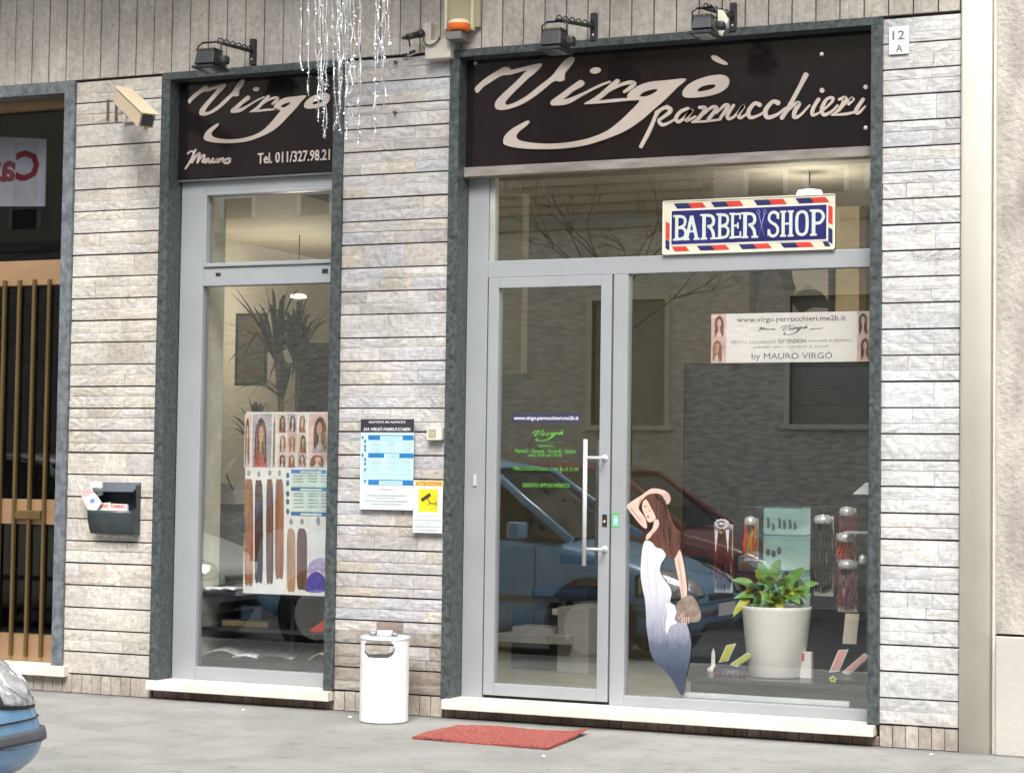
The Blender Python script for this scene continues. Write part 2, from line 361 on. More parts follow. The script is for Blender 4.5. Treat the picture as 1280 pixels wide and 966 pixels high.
# ------------------------------------------------------------------ stone pieces
PITCH, Z0 = .1267, .110
TOP = 3.540
def stone_mesh(i):
    R = random.Random(100 + i); nx, nz = 5, 3; vs = []; fs = []
    for a in range(nx + 1):
        for c in range(nz + 1):
            e = a in (0, nx) or c in (0, nz)
            vs.append((a / nx - .5, (R.uniform(.0, .05) if e else R.uniform(-.06, .03)), c / nz - .5))
    W_ = nz + 1
    for a in range(nx):
        for c in range(nz): k = a * W_ + c; fs.append((k, k + W_, k + W_ + 1, k + 1))
    ring = [a * W_ for a in range(nx + 1)] + [nx * W_ + c for c in range(1, nz + 1)] + [a * W_ + nz for a in range(nx - 1, -1, -1)] + [c for c in range(nz - 1, 0, -1)]
    o = len(vs)
    for k in ring: v = vs[k]; vs.append((v[0], 1, v[2]))
    for j in range(len(ring)):
        j2 = (j + 1) % len(ring); fs.append((ring[j], o + j, o + j2, ring[j2]))
    me = bpy.data.meshes.new('stone'); me.from_pydata(vs, [], fs)
    bm = bmesh.new(); bm.from_mesh(me); bmesh.ops.recalc_face_normals(bm, faces=bm.faces[:]); bm.to_mesh(me); bm.free()
    return me
SM = {}
def piece(name, x0, x1, z0, z1, mat, parent, yf=0.0, depth=.045, back=None):
    key = (mat.name, rnd.randrange(7))
    if key not in SM:
        m_ = stone_mesh(key[1]); m_.materials.append(mat); SM[key] = m_
    o = bpy.data.objects.new(name, SM[key]); col.objects.link(o)
    yy = yf + rnd.uniform(-.0018, .0015)
    o.parent = parent
    o.location = Vector(((x0 + x1) / 2, yy, (z0 + z1) / 2)) - wpos(parent)
    o.scale = ((x1 - x0) * rnd.choice((1, -1)), depth, (z1 - z0) * rnd.choice((1, -1)))
    return o
def pillar(x0, x1, mat, label, lmin=.09, lmax=.27, z_top=TOP, dirty=None):
    t = thing('stone_pillar', label, 'stone pillar', (x0, 0, 0), 'stone clad pillars of the shop front')
    b = MB(); b.box(x0 + .002, x1 - .002, .022, .30, 0, z_top - .003, MORTAR); obj('backing', b, t)
    z = Z0; k = 0
    while z < z_top - .02:
        zt = min(z + PITCH, z_top); g = .0045
        a, c = z + g * rnd.uniform(.8, 1.2), zt - g * rnd.uniform(.5, 1)
        rows = [(a, c)]
        if rnd.random() < .8 and c - a > .08:
            s_ = a + (c - a) * rnd.uniform(.38, .62); gs = rnd.choice((.0003, .0004, .0005, .0012)); rows = [(a, s_ - gs), (s_ + gs, c)]
        for (q0, q1) in rows:
            x = x0
            while x < x1 - 1e-4:
                l = rnd.uniform(lmin, lmax) * (1.1 if len(rows) == 1 else 1)
                xe = x + l
                if x1 - xe < lmin * .8: xe = x1
                gg = rnd.choice((.0003, .0004, .0006, .0012))
                piece('stone', x + gg, xe - gg, q0 + rnd.uniform(0, .0004), q1 - rnd.uniform(0, .0004), (dirty if dirty and z < .45 and rnd.random() < .75 else mat), t)
                x = xe
        z = zt; k += 1
    return t
pillar(-2.79, -2.195, ST_L, 'warm stone clad pillar carrying the letterbox and security camera')
pillar(-1.022, -.378, ST_M, 'grey stone clad pillar between the two shop openings', dirty=stone_mat('stone_grimy', [(.36, .31, .26), (.45, .42, .38), (.30, .26, .22)], .65, dirt=.45))
pillar(1.952, 2.328, ST_R, 'pale stone clad pillar right of the door with the number plate')
# vertical strips over everything
t = thing('strip_band', 'band of vertical stone strips running above the signboards', 'wall cladding', (-4.4, 0, TOP))
b = MB(); b.box(-6.3, 2.325, .02, .3, TOP + .002, 4.2, MORTAR); obj('backing', b, t)
x = -6.265 
while x < 2.30:
    xe = min(x + .1212, 2.325)
    piece('stone_strip', x + .0035, xe - .0035, TOP + .006, 4.19, ST_T, t); x = xe
# plinth
def plinth(x0, x1, ztop, mat, label, yf=-.004):
    t = thing('stone_plinth', label, 'plinth', (x0, 0, 0), 'plinths of short upright stones')
    b = MB(); b.box(x0 + .001, x1 - .001, yf + .02, .118, 0.002, ztop - .002, MORTAR); obj('backing', b, t)
    n = max(1, round((x1 - x0) / .066)); d = (x1 - x0) / n
    for i in range(n):
        piece('stone', x0 + i * d + .002, x0 + (i + 1) * d - .002, .004, ztop - rnd.uniform(.002, .005), mat, t, yf=yf, depth=.035)
plinth(-2.79, -2.195, .108, ST_P, 'pale upright plinth stones under the letterbox pillar')
plinth(-2.19, -1.024, .052, ST_U, 'brownish plinth stones with painted shade under the narrow window sill', .02)
plinth(-1.02, -.378, .108, ST_P, 'upright plinth stones behind the white bin')
plinth(-.372, 1.948, .052, ST_U, 'brown plinth stones with painted shade under the long door sill', .02)
plinth(1.952, 2.328, .108, ST_P, 'upright plinth stones under the right pillar')
plinth(-4.0, -2.795, .09, ST_P, 'upright plinth stones under the neighbouring doorway', .0)
# building above, balcony, side walls
b = MB(); b.box(-14, 2.32, .05, .5, 4.205, 9, PLASTER)
t = thing('upper_facade', 'beige plaster storeys above the shop signs', 'building', (0, .3, 4.2)); obj('wall', b, t)
b = MB(); b.box(-14, 2.32, -1.15, .045, 4.86, 5.04, PLASTER); obj('balcony_slab', b, t)
b = MB(); b.box(-14, -4.52, .05, .5, 0, 4.2, PLASTER)
obj('side_wall', b, t)
b = MB(); b.box(-4.5, -4.02, .02, .3, 0, TOP, ST_L); tag(obj('stone_pillar', b), 'plain stone pillar left of the neighbouring doorway', 'stone pillar', 'stone clad pillars of the shop front')
b = MB()
pr = [(2.334, .02), (2.334, -.02), (2.345, -.026), (2.40, -.029), (2.45, -.026), (2.475, -.016), (2.484, .02)]
n_ = len(pr); vs = [(x, y, 0) for x, y in pr] + [(x, y, 9) for x, y in pr]
b.add(vs, [tuple(range(n_)), tuple(range(n_, 2 * n_))] + [(i, (i + 1) % n_, (i + 1) % n_ + n_, i + n_) for i in range(n_)], PLASTER, True)
b.box(2.328, 2.5, .021, .3, 0, 9, PLASTER)
tag(obj('plaster_pilaster', b), 'smooth cream plaster pilaster at the right end of the stone front', 'pilaster')
NEI = M('rough_grey_render', (.34, .31, .28), .95, var=.16, scale=(9, 9, 3), bump=.9, bscale=45, base2=(.52, .48, .44))
NEI2 = M('pale_base_render', (.45, .435, .405), .9, var=.08, scale=(5, 5, 3), bump=.3, bscale=30)
t = thing('neighbour_building', 'rough grey rendered neighbouring building beyond the cream pilaster', 'building', (4, 0, 0))
zb = at(1250, 795, -.02).z
b = MB(); b.box(2.505, 9, -.012, .4, zb + .012, 9, NEI); obj('wall', b, t)
b = MB(); b.box(2.505, 9, -.03, .4, 0, zb, NEI2); obj('base_block', b, t, bevel=.006)

# ================================================================== OPENINGS
FY, GY = .12, .15            # frame face and glass planes
def frame_box(b, a, c, mat=ALU, y0=FY, y1=.19):
    p, q = at(*a, y0), at(*c, y0); b.box(min(p.x, q.x), max(p.x, q.x), y0, y1, min(p.z, q.z), max(p.z, q.z), mat)
def surround(t, x0, x1, wid, mat, ztop=TOP, yf=-.022, zb=.106):
    for k, (a, c) in enumerate(((x0, x0 + wid), (x1 - wid, x1))):
        b = MB(); b.box(a, c, yf, .118, zb, ztop - .0405, mat); obj('marble_jamb', b, t, bevel=.002)
    b = MB(); b.box(x0, x1, yf, .118, ztop - .04, ztop, mat); obj('marble_lintel', b, t, bevel=.002)
    b = MB(); b.box(x0, x1, .20, .30, zb, ztop, MORTAR) if False else None
def sill(t, x0, x1, z0=.052, z1=.104):
    b = MB(); b.box(x0, x1, -.065, .24, z0, z1, SILL); return obj('sill', b, t, bevel=.004)

# ---- narrow window
NW = thing('narrow_shop_window', 'tall narrow shop window in green marble left of the price list', 'shop window', (-1.6, 0, 0))
surround(NW, -2.193, -1.022, .058, MARB); sill(NW, -2.185, -1.026)
xl, xr = -2.133, -1.082
zT = at(300, 235, FY).z; zt1 = at(300, 243, FY).z; zt2 = at(300, 328, FY).z; zt3 = at(300, 356.5, FY).z; zb_ = at(300, 836, FY).z
print('narrow', zT, zt1, zt2, zt3, zb_)
xg = at(248.5, 600, FY).x; xg2 = at(259, 290, FY).x; xfr = at(232, 500, FY).x
b = MB(); b.box(xl, xg, FY, .19, .104, 2.93, ALU); b.box(-1.11, xr, FY, .19, .104, 2.93, ALU)
b.box(xg, -1.11, FY, .19, .104, zb_, ALU); b.box(xg, -1.11, FY, .19, zt3, zt2 - .024, ALU); b.box(xg, -1.11, FY, .19, zt1 + .024, 2.93, ALU)
obj('frame', b, NW, bevel=.003)
b = MB()   # vent sash of upper light, slightly proud
y0 = FY - .012
b.box(xg + .006, xg2, y0, .17, zt2 - .022, zt1 + .022, ALU); b.box(xg2, -1.105, y0, .17, zt2 - .022, zt2, ALU); b.box(xg2, -1.105, y0, .17, zt1, zt1 + .022, ALU)
obj('sash', b, NW, bevel=.003)
b = MB(); b.box(xg2 + .001, -1.10, GY, GY + .006, zt2 + .001, zt1 - .001, GLASS); obj('pane', b, NW)
b = MB(); b.box(xg + .001, -1.112, GY, GY + .006, zb_ + .001, zt3 - .001, GLASS); obj('pane', b, NW)
b = MB(); b.prect((403, 341), (410, 336), FY, BLACK, .006); obj('lock', b, NW)
b = MB(); b.prect((270, 345), (276, 341), FY, BLACK, .004); obj('vent_slot', b, NW)

# ---- door and wide window
DW = thing('shop_entrance', 'wide shop entrance with grey door and display window under the long sign', 'shop front', (.8, 0, 0))
surround(DW, -.378, 1.952, .056, MARB); sill(DW, -.352, 1.935)
X = lambda px, py=600, Y=FY: at(px, py, Y).x
Z = lambda px, py, Y=FY: at(px, py, Y).z
xa, xz = -.322, 1.896
dl, dr = X(607), X(763.5); gl, gr = X(620.5), X(749); pl = X(782.5)
dt, dg, db_, dbm = Z(700, 344.5), Z(700, 358.5), Z(700, 858.5), Z(700, 877)
tb0, tb1 = Z(900, 339), Z(900, 317); hous = at(800, 198.5, .075).z; HB_ = at(800, 211, .06).z
print('door', dl, dr, gl, gr, pl, dt, dg, db_, dbm, tb0, tb1, hous)
b = MB()
b.box(xa, dl - .004, FY, .19, .104, 2.90, ALU)                         # left post
b.box(dr + .004, pl, FY, .19, .104, tb0, ALU)                          # middle post
b.box(dl - .004, dr + .004, FY, .19, dt + .004, tb0, ALU)
b.box(dl - .004, xz, FY, .19, tb0 + .0005, tb1, ALU)                   # transom
b.box(pl, xz, FY, .19, .104, Z(900, 876), ALU)                         # bottom rail
b.box(xz - .022, xz, FY, .19, Z(900, 876), tb0, ALU); b.box(xz - .022, xz, FY, .19, tb1, 2.9, ALU)
obj('frame', b, DW, bevel=.003)
b = MB(); lx = X(611, 270)
b.box(dl - .003, lx + .03, FY + .01, .185, tb1, 2.895, M('greenish_profile', (.34, .37, .33), .45)); obj('transom_profile', b, DW, bevel=.003)
b = MB(); b.box(lx + .03, xz - .023, GY, GY + .006, tb1 + .001, 2.895, GLASS); obj('pane', b, DW)
b = MB(); b.box(pl + .001, xz - .023, GY, GY + .006, Z(900, 876) + .001, tb0 - .001, GLASS); obj('pane', b, DW)
b = MB(); b.box(dl, dr, FY + .02, .17, .105, .118, BLACK); b.box(dl - .003, dl + .004, FY + .02, .18, .118, dt, ALUD); b.box(dr - .004, dr + .003, FY + .02, .18, .118, dt, ALUD); obj('gasket', b, DW)
LEAF = MB(); y0 = FY - .006
LEAF.box(dl + .004, gl, y0, .178, .120, dt - .003, ALU); LEAF.box(gr, dr - .004, y0, .178, .120, dt - .003, ALU)
LEAF.box(gl, gr, y0, .178, .120, db_, ALU); LEAF.box(gl, gr, y0, .178, dg, dt - .003, ALU)
leaf = obj('door', LEAF, DW, bevel=.003)
b = MB(); b.box(gl + .001, gr - .001, GY - .008, GY - .002, db_ + .001, dg - .001, GLASS); obj('pane', b, leaf)
STEEL = M('brushed_steel', (.62, .63, .66), .35, metal=.25, var=.03)
hx, hz0, hz1 = at(731, 710, .05), None, None
h0 = at(730, 707, .05); h1 = at(731, 549, .05)
b = MB(); b.tube([(h0.x, .05, h0.z), (h0.x, .05, h1.z)], .0115, STEEL, 14)
for py in (572, 686):
    p = at(733, py, .05); e_ = at(756, py + .5, y0); b.tube([(p.x, .05, p.z), (e_.x, .052, p.z), (e_.x, y0 + .002, p.z)], .008, STEEL, 10)
    b.lathe((e_.x, y0 - .006, p.z), [(0.0, 0), (.017, 0), (.017, .006)], STEEL, 16, 'Y')
obj('handle', b, leaf)
b = MB(); p = at(756, 650, y0); b.box(p.x - .012, p.x + .012, y0 - .006, y0, p.z - .03, p.z + .03, BLACK); b.lathe((p.x, y0 - .012, p.z - .008), [(0, 0), (.008, 0), (.008, .008)], M('lock_brass', (.6, .4, .2), .4, metal=.5), 12, 'Y'); obj('lock', b, leaf)
b = MB(); p = at(594, 600, FY); b.box(p.x - .008, p.x + .008, FY - .008, FY, p.z - .03, p.z + .03, STEEL); obj('strike_plate', b, DW)
# sticker on the post
t = MB(); y = FY - .0005
t.prect((764, 659), (774.5, 641), y, M('sticker_green', (.14,.36,.10), .5), .0008)
t.prect((766, 657), (773, 644), y - .0009, M('sticker_blue', (.2,.45,.55), .5), .0006); t.prect((768, 653), (771.5, 648), y - .0016, WHITE, .0005)
tag(obj('sticker', t), 'small green and blue square sticker on the grey door post', 'sticker')

# ---- neighbouring doorway on the left
GW = thing('neighbour_doorway', 'dark doorway with brass bars at the far left', 'doorway', (-3.4, 0, 0))
gxr = -2.862
b = MB(); b.box(gxr, -2.792, -.02, .118, .152, TOP - .07, MARB2); obj('marble_jamb', b, GW, bevel=.002)
b = MB(); b.box(-4.0, -3.93, -.02, .118, .152, TOP - .07, MARB2); obj('marble_jamb', b, GW, bevel=.002)
b = MB(); b.box(-4.0, -2.792, -.02, .118, TOP - .069, TOP, MARB2); obj('marble_lintel', b, GW, bevel=.002)
b = MB(); b.box(-4.0, -2.75, -.05, .25, .091, .151, SILL); obj('sill', b, GW, bevel=.004)
zz = lambda py: at(40, py, FY).z
b = MB(); b.box(-3.93, gxr, FY, .2, zz(137), zz(126), BRASSP); b.box(-3.93, gxr, FY, .2, zz(126), TOP - .07, BLKM); obj('top_rail', b, GW)
b = MB(); b.box(-3.93, gxr, FY - .01, .2, zz(357), zz(326), BRASSP); obj('transom_beam', b, GW, bevel=.003)
b = MB(); b.box(-3.93, gxr, FY - .01, .2, zz(655), zz(624), BRASSP); p = at(22, 648, FY - .01); q = at(54, 638, FY - .01)
mr = obj('middle_rail', b, GW, bevel=.003)
b = MB(); b.box(p.x, q.x, FY - .04, FY - .012, p.z, q.z, BRASS); obj('mail_flap', b, mr, bevel=.004)
b = MB(); b.box(-3.93, gxr, FY - .01, .2, .153, zz(793), BRASSP); obj('bottom_rail', b, GW, bevel=.003)
b = MB(); b.box(-3.93, gxr, GY + .03, GY + .036, zz(357) + .031, zz(137), GGATE); obj('pane', b, GW)
b = MB(); b.box(-3.93, gxr, GY + .03, GY + .036, .25, zz(357), GGATE); obj('pane', b, GW)
bx0 = at(62, 480, FY).x
for i in range(9):
    x = bx0 - .107 * i
    b = MB(); b.box(x - .010, x + .010, FY - .035, FY - .012, .18, zz(350), BRASS); obj('brass_bar', b, GW, bevel=.003)
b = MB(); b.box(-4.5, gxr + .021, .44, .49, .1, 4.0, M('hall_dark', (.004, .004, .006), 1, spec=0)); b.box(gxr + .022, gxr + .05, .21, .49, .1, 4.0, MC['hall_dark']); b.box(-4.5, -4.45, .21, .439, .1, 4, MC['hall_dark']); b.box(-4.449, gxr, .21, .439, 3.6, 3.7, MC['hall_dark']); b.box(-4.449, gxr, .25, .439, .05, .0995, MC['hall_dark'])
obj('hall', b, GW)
# mirrored hanging sign behind the transom
b = MB(); Y = .30; p, q = at(-30, 258, Y), at(58, 170, Y)
b.prism([(p.x, p.z), (q.x, p.z - .02), (q.x, q.z - .02), (p.x, q.z + .03)], Y, Y + .01, M('hanging_panel', (.74, .77, .80), .5))
RED = M('red_letters', (.35, .02, .04), .5)
ptext(b, 'Caf', (-14, 229), (50, 187), Y - .001, RED, mirror=True, bold=.03)
tag(obj('hanging_sign', b), 'white hanging panel with mirrored red letters behind the doorway transom', 'sign')

# ================================================================== SIGNBOARDS
BY = .075       # board face
def c4(q): p = at(560 + q[0] / 4, q[1] / 4, BY); return (p.x, p.z)
def c5(q): p = at(800 + q[0] / 4, q[1] / 4, BY); return (p.x, p.z)
V_ = [(138, 445), (162, 418), (190, 395), (225, 372), (258, 352), (285, 338), (308, 340), (322, 352), (400, 333), (472, 320), (455, 352), (400, 400), (340, 458), (300, 500), (290, 520), (305, 527), (350, 510), (400, 480), (450, 440), (500, 402), (530, 375), (560, 335), (590, 303), (615, 288), (634, 292), (632, 312), (605, 348), (588, 372), (586, 395), (582, 405), (560, 411), (532, 410), (480, 452), (420, 497), (360, 530), (300, 549), (258, 552), (238, 538), (246, 505), (290, 460), (340, 415), (385, 368), (395, 354), (320, 376), (270, 382), (220, 412), (178, 440), (158, 463), (146, 467)]
G_ = [(1194, 397), (1150, 440), (1090, 500), (1030, 552), (960, 612), (880, 662), (780, 702), (680, 731), (560, 746), (450, 748), (360, 743), (300, 731), (280, 716), (288, 682), (320, 650), (362, 625), (400, 606), (411, 612), (398, 630), (362, 658), (345, 684), (362, 704), (430, 717), (520, 721), (620, 712), (720, 690), (800, 655), (860, 610), (915, 558), (962, 506), (930, 506), (903, 498), (905, 470), (950, 435), (1010, 413), (1100, 404)]
GH = [(962, 482), (985, 462), (1030, 450), (1052, 452), (1022, 474), (985, 486)]
O_ = [(1175, 475), (1185, 445), (1230, 410), (1300, 385), (1370, 377), (1405, 394), (1405, 430), (1370, 462), (1310, 482), (1240, 491), (1190, 490)]
OH = [(1250, 458), (1270, 437), (1320, 425), (1342, 432), (1320, 448), (1275, 459)]
AC = [(1318, 284), (1340, 280), (1370, 298), (1402, 320), (1390, 328), (1360, 320), (1328, 303)]
S_ = lambda q, n=3: catmull(q, n, True)
def virgo_letters(T, mat, th, y, parent):
    def L(f): b = MB(); f(b); obj('letter', b, parent)
    def i_(b):
        for p in ([(668, 420, 34), (620, 450, 28), (575, 485, 30), (535, 512, 28), (528, 518, 24)], [(528, 518, 26), (600, 510, 26), (680, 472, 14), (760, 432, 12), (812, 412, 10)]): stroke(b, p, T, mat, th, y)
        disc(b, (740, 356), 28, 16, T, mat, th, y, rot=-.15)
    def r_(b):
        for p in ([(850, 410, 24), (810, 445, 26), (750, 495, 24), (690, 521, 8)], [(690, 521, 6), (760, 513, 14), (860, 503, 16), (940, 498, 10)], [(790, 470, 8), (850, 435, 14), (905, 416, 18), (935, 420, 20), (915, 442, 20), (885, 462, 14)]): stroke(b, p, T, mat, th, y)
    L(lambda b: fill(b, [S_(V_)], T, mat, th, y)); L(i_); L(r_); L(lambda b: fill(b, [S_(G_), S_(GH)], T, mat, th, y))
    L(lambda b: (fill(b, [S_(O_), S_(OH)], T, mat, th, y), fill(b, [S_(AC)], T, mat, th, y)))
def virgo(mb, T, mat, th, y, o=True):
    fill(mb, [S_(V_)], T, mat, th, y)
    fill(mb, [S_(G_), S_(GH)], T, mat, th, y)
    st = lambda p, d=0: stroke(mb, p, T, mat, th, y)
    st([(668, 420, 34), (620, 450, 28), (575, 485, 30), (535, 512, 28), (528, 518, 24)])
    st([(528, 518, 26), (600, 510, 26), (680, 472, 14), (760, 432, 12), (812, 412, 10)])
    st([(850, 410, 24), (810, 445, 26), (750, 495, 24), (690, 521, 8)])
    st([(690, 521, 6), (760, 513, 14), (860, 503, 16), (940, 498, 10)])
    st([(790, 470, 8), (850, 435, 14), (905, 416, 18), (935, 420, 20), (915, 442, 20), (885, 462, 14)])
    disc(mb, (740, 356), 28, 16, T, mat, th, y, rot=-.15)
    if o:
        fill(mb, [S_(O_), S_(OH)], T, mat, th, y); fill(mb, [S_(AC)], T, mat, th, y)
def script(mb, strokes, T, mat, th, y, wk=1):
    for s in strokes: stroke(mb, s, T, mat, th, y, wk)
PAR = [[(140, 535, 12), (105, 552, 14), (82, 580, 14), (70, 610, 14), (45, 665, 16), (8, 735, 14)],
 [(80, 565, 8), (120, 543, 12), (150, 545, 16), (152, 562, 16), (120, 588, 12), (98, 605, 12), (112, 626, 14), (145, 618, 10), (190, 590, 8)],
 [(242, 545, 12), (205, 562, 14), (183, 592, 14), (197, 612, 13), (238, 580, 12), (262, 550, 16), (237, 590, 14), (238, 606, 12), (280, 585, 8)],
 [(300, 540, 12), (330, 545, 15), (295, 595, 14), (265, 613, 8)], [(262, 614, 6), (340, 608, 9), (405, 600, 8)],
 [(325, 572, 8), (360, 540, 12), (385, 545, 15), (345, 598, 14)], [(385, 568, 8), (425, 530, 12), (442, 536, 15), (405, 592, 12)],
 [(470, 530, 12), (440, 578, 14), (448, 597, 12), (480, 580, 10), (522, 530, 14), (496, 575, 14), (505, 592, 12), (540, 570, 8)],
 [(600, 527, 18), (575, 520, 14), (545, 560, 16), (553, 590, 14), (595, 580, 10), (632, 558, 8)],
 [(692, 517, 20), (665, 512, 14), (630, 555, 18), (640, 590, 16), (690, 575, 12), (728, 543, 8)],
 [(832, 378, 20), (795, 450, 16), (745, 540, 16), (712, 592, 16)], [(735, 565, 8), (775, 525, 12), (797, 521, 16), (775, 563, 16), (775, 590, 14), (805, 578, 10), (850, 530, 7)],
 [(895, 500, 14), (868, 545, 14), (865, 577, 14), (892, 570, 8), (922, 545, 7)],
 [(925, 548, 8), (962, 512, 10), (965, 492, 12), (935, 500, 12), (912, 545, 16), (922, 577, 14), (960, 560, 10), (990, 530, 8)],
 [(998, 500, 10), (1030, 495, 18), (1002, 545, 14), (965, 577, 8)], [(960, 578, 6), (1030, 573, 11), (1080, 562, 8)],
 [(1000, 555, 8), (1040, 510, 8), (1066, 497, 18), (1045, 525, 10)],
 [(1118, 500, 14), (1082, 556, 16), (1096, 567, 12), (1128, 535, 7)]]
t = thing('long_signboard', 'long black signboard with large cursive lettering over the shop entrance', 'sign', (.8, BY, 2.9))
b = MB(); b.box(xa + .001, xz - .001, BY, .115, hous - .0, TOP - .042, BOARD); obj('board', b, t)
virgo_letters(c4, LETT, .010, BY - .001, t)
for ids in ((0, 1), (2,), (3, 4), (5,), (6,), (7,), (8,), (9,), (10, 11), (12,), (13,), (14, 15, 16), (17,)):
    L1 = MB(); script(L1, [PAR[i] for i in ids], c5, LETT, .009, BY - .001, 1.3)
    if ids == (12,): disc(L1, (912, 455), 12, 13, c5, LETT, .009, BY - .001)
    if ids == (17,): disc(L1, (1130, 438), 11, 12, c5, LETT, .009, BY - .001)
    obj('small_letter', L1, t)
for px, py in ((594, 79), (1027, 68), (1082, 160)):
    p = at(px, py, BY); b = MB(); b.lathe((p.x, BY - .004, p.z), [(0, 0), (.009, .001), (.011, .004)], STEEL, 12, 'Y'); obj('screw', b, t)
b = MB(); z_a = hous; b.box(xa + .001, xz - .001, .055, .119, HB_, z_a - .001, HOUS)
b.box(xa + .001, xz - .001, .051, .0545, HB_, HB_ + .006, RUST)
obj('shutter_housing', b, DW, bevel=.003)
# narrow sign
A0, A1 = at(236.0, 128.5, BY), at(384, 119.5, BY)     # first tip of the V, tip of the g
k1 = (A1.x - A0.x) / (c4((1195, 397))[0] - c4((138, 445))[0])
zb0 = c4((412, 748))[1]; zt0 = c4((618, 287))[1]
sb, st_ = at(280, 179, BY).z, at(303, 100, BY).z
def cs(q):
    x, z = c4(q); X0 = c4((138, 445))[0]
    return (A0.x + (x - X0) * k1, sb + (z - zb0) * (st_ - sb) / (zt0 - zb0))
def c2(q): p = at(200 + q[0] / 4, 60 + q[1] / 4, BY); return (p.x, p.z)
MAU = [[(130, 605, 7), (150, 575, 8), (165, 545, 8), (180, 512, 9)], [(142, 530, 7), (158, 518, 7), (172, 530, 9), (162, 575, 9)], [(165, 572, 7), (190, 535, 8), (200, 530, 10), (190, 575, 9)], [(192, 572, 7), (215, 540, 8), (225, 542, 9), (215, 572, 9)],
 [(245, 555, 9), (228, 562, 9), (228, 576, 9), (248, 562, 9), (250, 576, 8), (262, 568, 6)], [(268, 555, 9), (262, 573, 9), (280, 570, 8), (290, 556, 9), (290, 575, 8), (300, 568, 7)], [(300, 560, 8), (318, 553, 9), (315, 570, 8)], [(322, 570, 8), (338, 556, 8), (352, 556, 9), (348, 573, 9), (330, 578, 9), (322, 568, 8)]]
t = thing('narrow_signboard', 'smaller black signboard with cursive name and telephone number over the narrow window', 'sign', (-1.6, BY, 2.9))
hz = Z(320, 219, BY)
b = MB(); b.box(-2.134, -1.081, BY, .115, hz, TOP - .042, BOARD); obj('board', b, t)
virgo_letters(cs, LETT, .008, BY - .001, t)
L1 = MB(); script(L1, MAU, c2, LETT, .006, BY - .001, 1.15); obj('name_script', L1, t); L1 = MB(); ptext(L1, 'Tel. 011/327.98.21', (322.5, 205.5), (413.0, 186.5), BY - .001, LETT, th=.006, bold=.012); obj('phone_number', L1, t)
b = MB(); b.box(-2.134, -1.081, .085, .12, 2.931, hz - .001, ALU); obj('cover_strip', b, NW, bevel=.003)

# ================================================================== LAMPS ON THE WALL
def flood(label, wall_px, arm_end_px, body, Y, flange, wide):
    """wall_px bracket foot, arm end at depth Y, body box px (x0,y0,x1,y1)"""
    wp = at(*wall_px, -.01); t = thing('floodlight', label, 'floodlight', (wp.x, 0, wp.z), 'black floodlights on arms above the signs')
    b = MB(); b.box(wp.x - .016, wp.x + .016, -.03, .0, wp.z - .075, wp.z + .07, BLKM); b.lathe((wp.x, -.032, wp.z - .045), [(0, 0), (.006, 0), (.006, .004)], STEEL, 8, 'Y'); obj('bracket', b, t, bevel=.002)
    ae = at(*arm_end_px, Y); b = MB(); b.tube([(wp.x, -.02, wp.z), (ae.x, Y, ae.z)], .011, BLKM, 8)
    # a loose cable curling round the arm
    P = []
    for i in range(22):
        u = i / 21; q = Vector((wp.x, -.03, wp.z)).lerp(Vector((ae.x, Y, ae.z)), u); P.append(q + Vector((0, .016 * math.cos(i * 1.7), .016 * math.sin(i * 1.7) + .01)))
    obj('arm', b, t); b = MB(); b.tube(catmull([tuple(p) for p in P], 3), .0035, BLACK, 6); obj('cable', b, t)
    a, c = at(body[0], body[3], Y), at(body[2], body[1], Y)
    x0, x1, z0, z1 = a.x, c.x, a.z, c.z
    h = z1 - z0; b = MB()
    b.add([(x0, Y - .07, z0), (x1, Y - .07, z0), (x1, Y + .075, z0 - .01), (x0, Y + .075, z0 - .01), (x0 + .008, Y - .05, z1), (x1 - .008, Y - .05, z1), (x1 - .008, Y + .04, z1 - .01), (x0 + .008, Y + .04, z1 - .01)],
          [(0, 1, 2, 3), (4, 5, 6, 7), (0, 1, 5, 4), (1, 2, 6, 5), (2, 3, 7, 6), (3, 0, 4, 7)], BLKM)
    for i in range(9):
        x = x0 + (x1 - x0) * (i + .5) / 9; b.box(x - .0025, x + .0025, Y - .058, Y + .04, z1 - .008, z1 + .006, RUST if i % 2 else BLKM)
    body_o = obj('lamp_body', b, t, bevel=.003)
    b = MB(); b.box(x0 - .006, x1 + .006, Y - .085, Y + .085, z0 - .026, z0 - .012, BLKM); b.box(x0 + .01, x1 - .01, Y - .07, Y + .07, z0 - .0285, z0 - .0262, M('lamp_glass', (.10, .11, .12), .15)); obj('front_rim', b, t, bevel=.002)
    b = MB(); ym = Y - .01
    for x in (x0 - .012, x1 + .012): b.tube([(x, ym, z0 + h * .3), (x, ym, z1 + .03), ((x0 + x1) / 2 + (x - (x0 + x1) / 2) * .6, ym, z1 + .045)], .005, BLKM, 6)
    b.tube([(x0 + .01, ym, z1 + .045), (x1 - .01, ym, z1 + .045), (ae.x, Y, ae.z)], .006, BLKM, 6)
    obj('yoke', b, t)
    b = MB(); b.box(x1 + .006, x1 + .05, Y - .03, Y + .03, z0 + .0, z0 + h * .6, BLKM); obj('terminal_box', b, t, bevel=.012)
    return t
flood('black floodlight above the narrow sign, cable curling round its arm', (317, 65), (273, 53), (251, 63, 275, 83), -.31, 0, 0)
flood('black floodlight above the middle of the long sign', (743, 34), (696, 25), (681, 38, 707, 60), -.40, 0, 0)
flood('black floodlight with pale plastic scrap above the right half of the long sign', (917, 22), (880, 10), (869, 21, 894, 40), -.40, 0, 0)
lt = [o for o in col.objects if o.name.startswith('floodlight')][-1]
b = MB(); Y = -.33
fill(b, [[(897, 12), (905, 14), (911, 25), (906, 38), (903, 46), (899, 44), (897, 34), (894, 26)]], lambda q: (at(q[0], q[1], Y).x, at(q[0], q[1], Y).z), M('pale_plastic', (.55, .55, .45), .5), .004, Y)
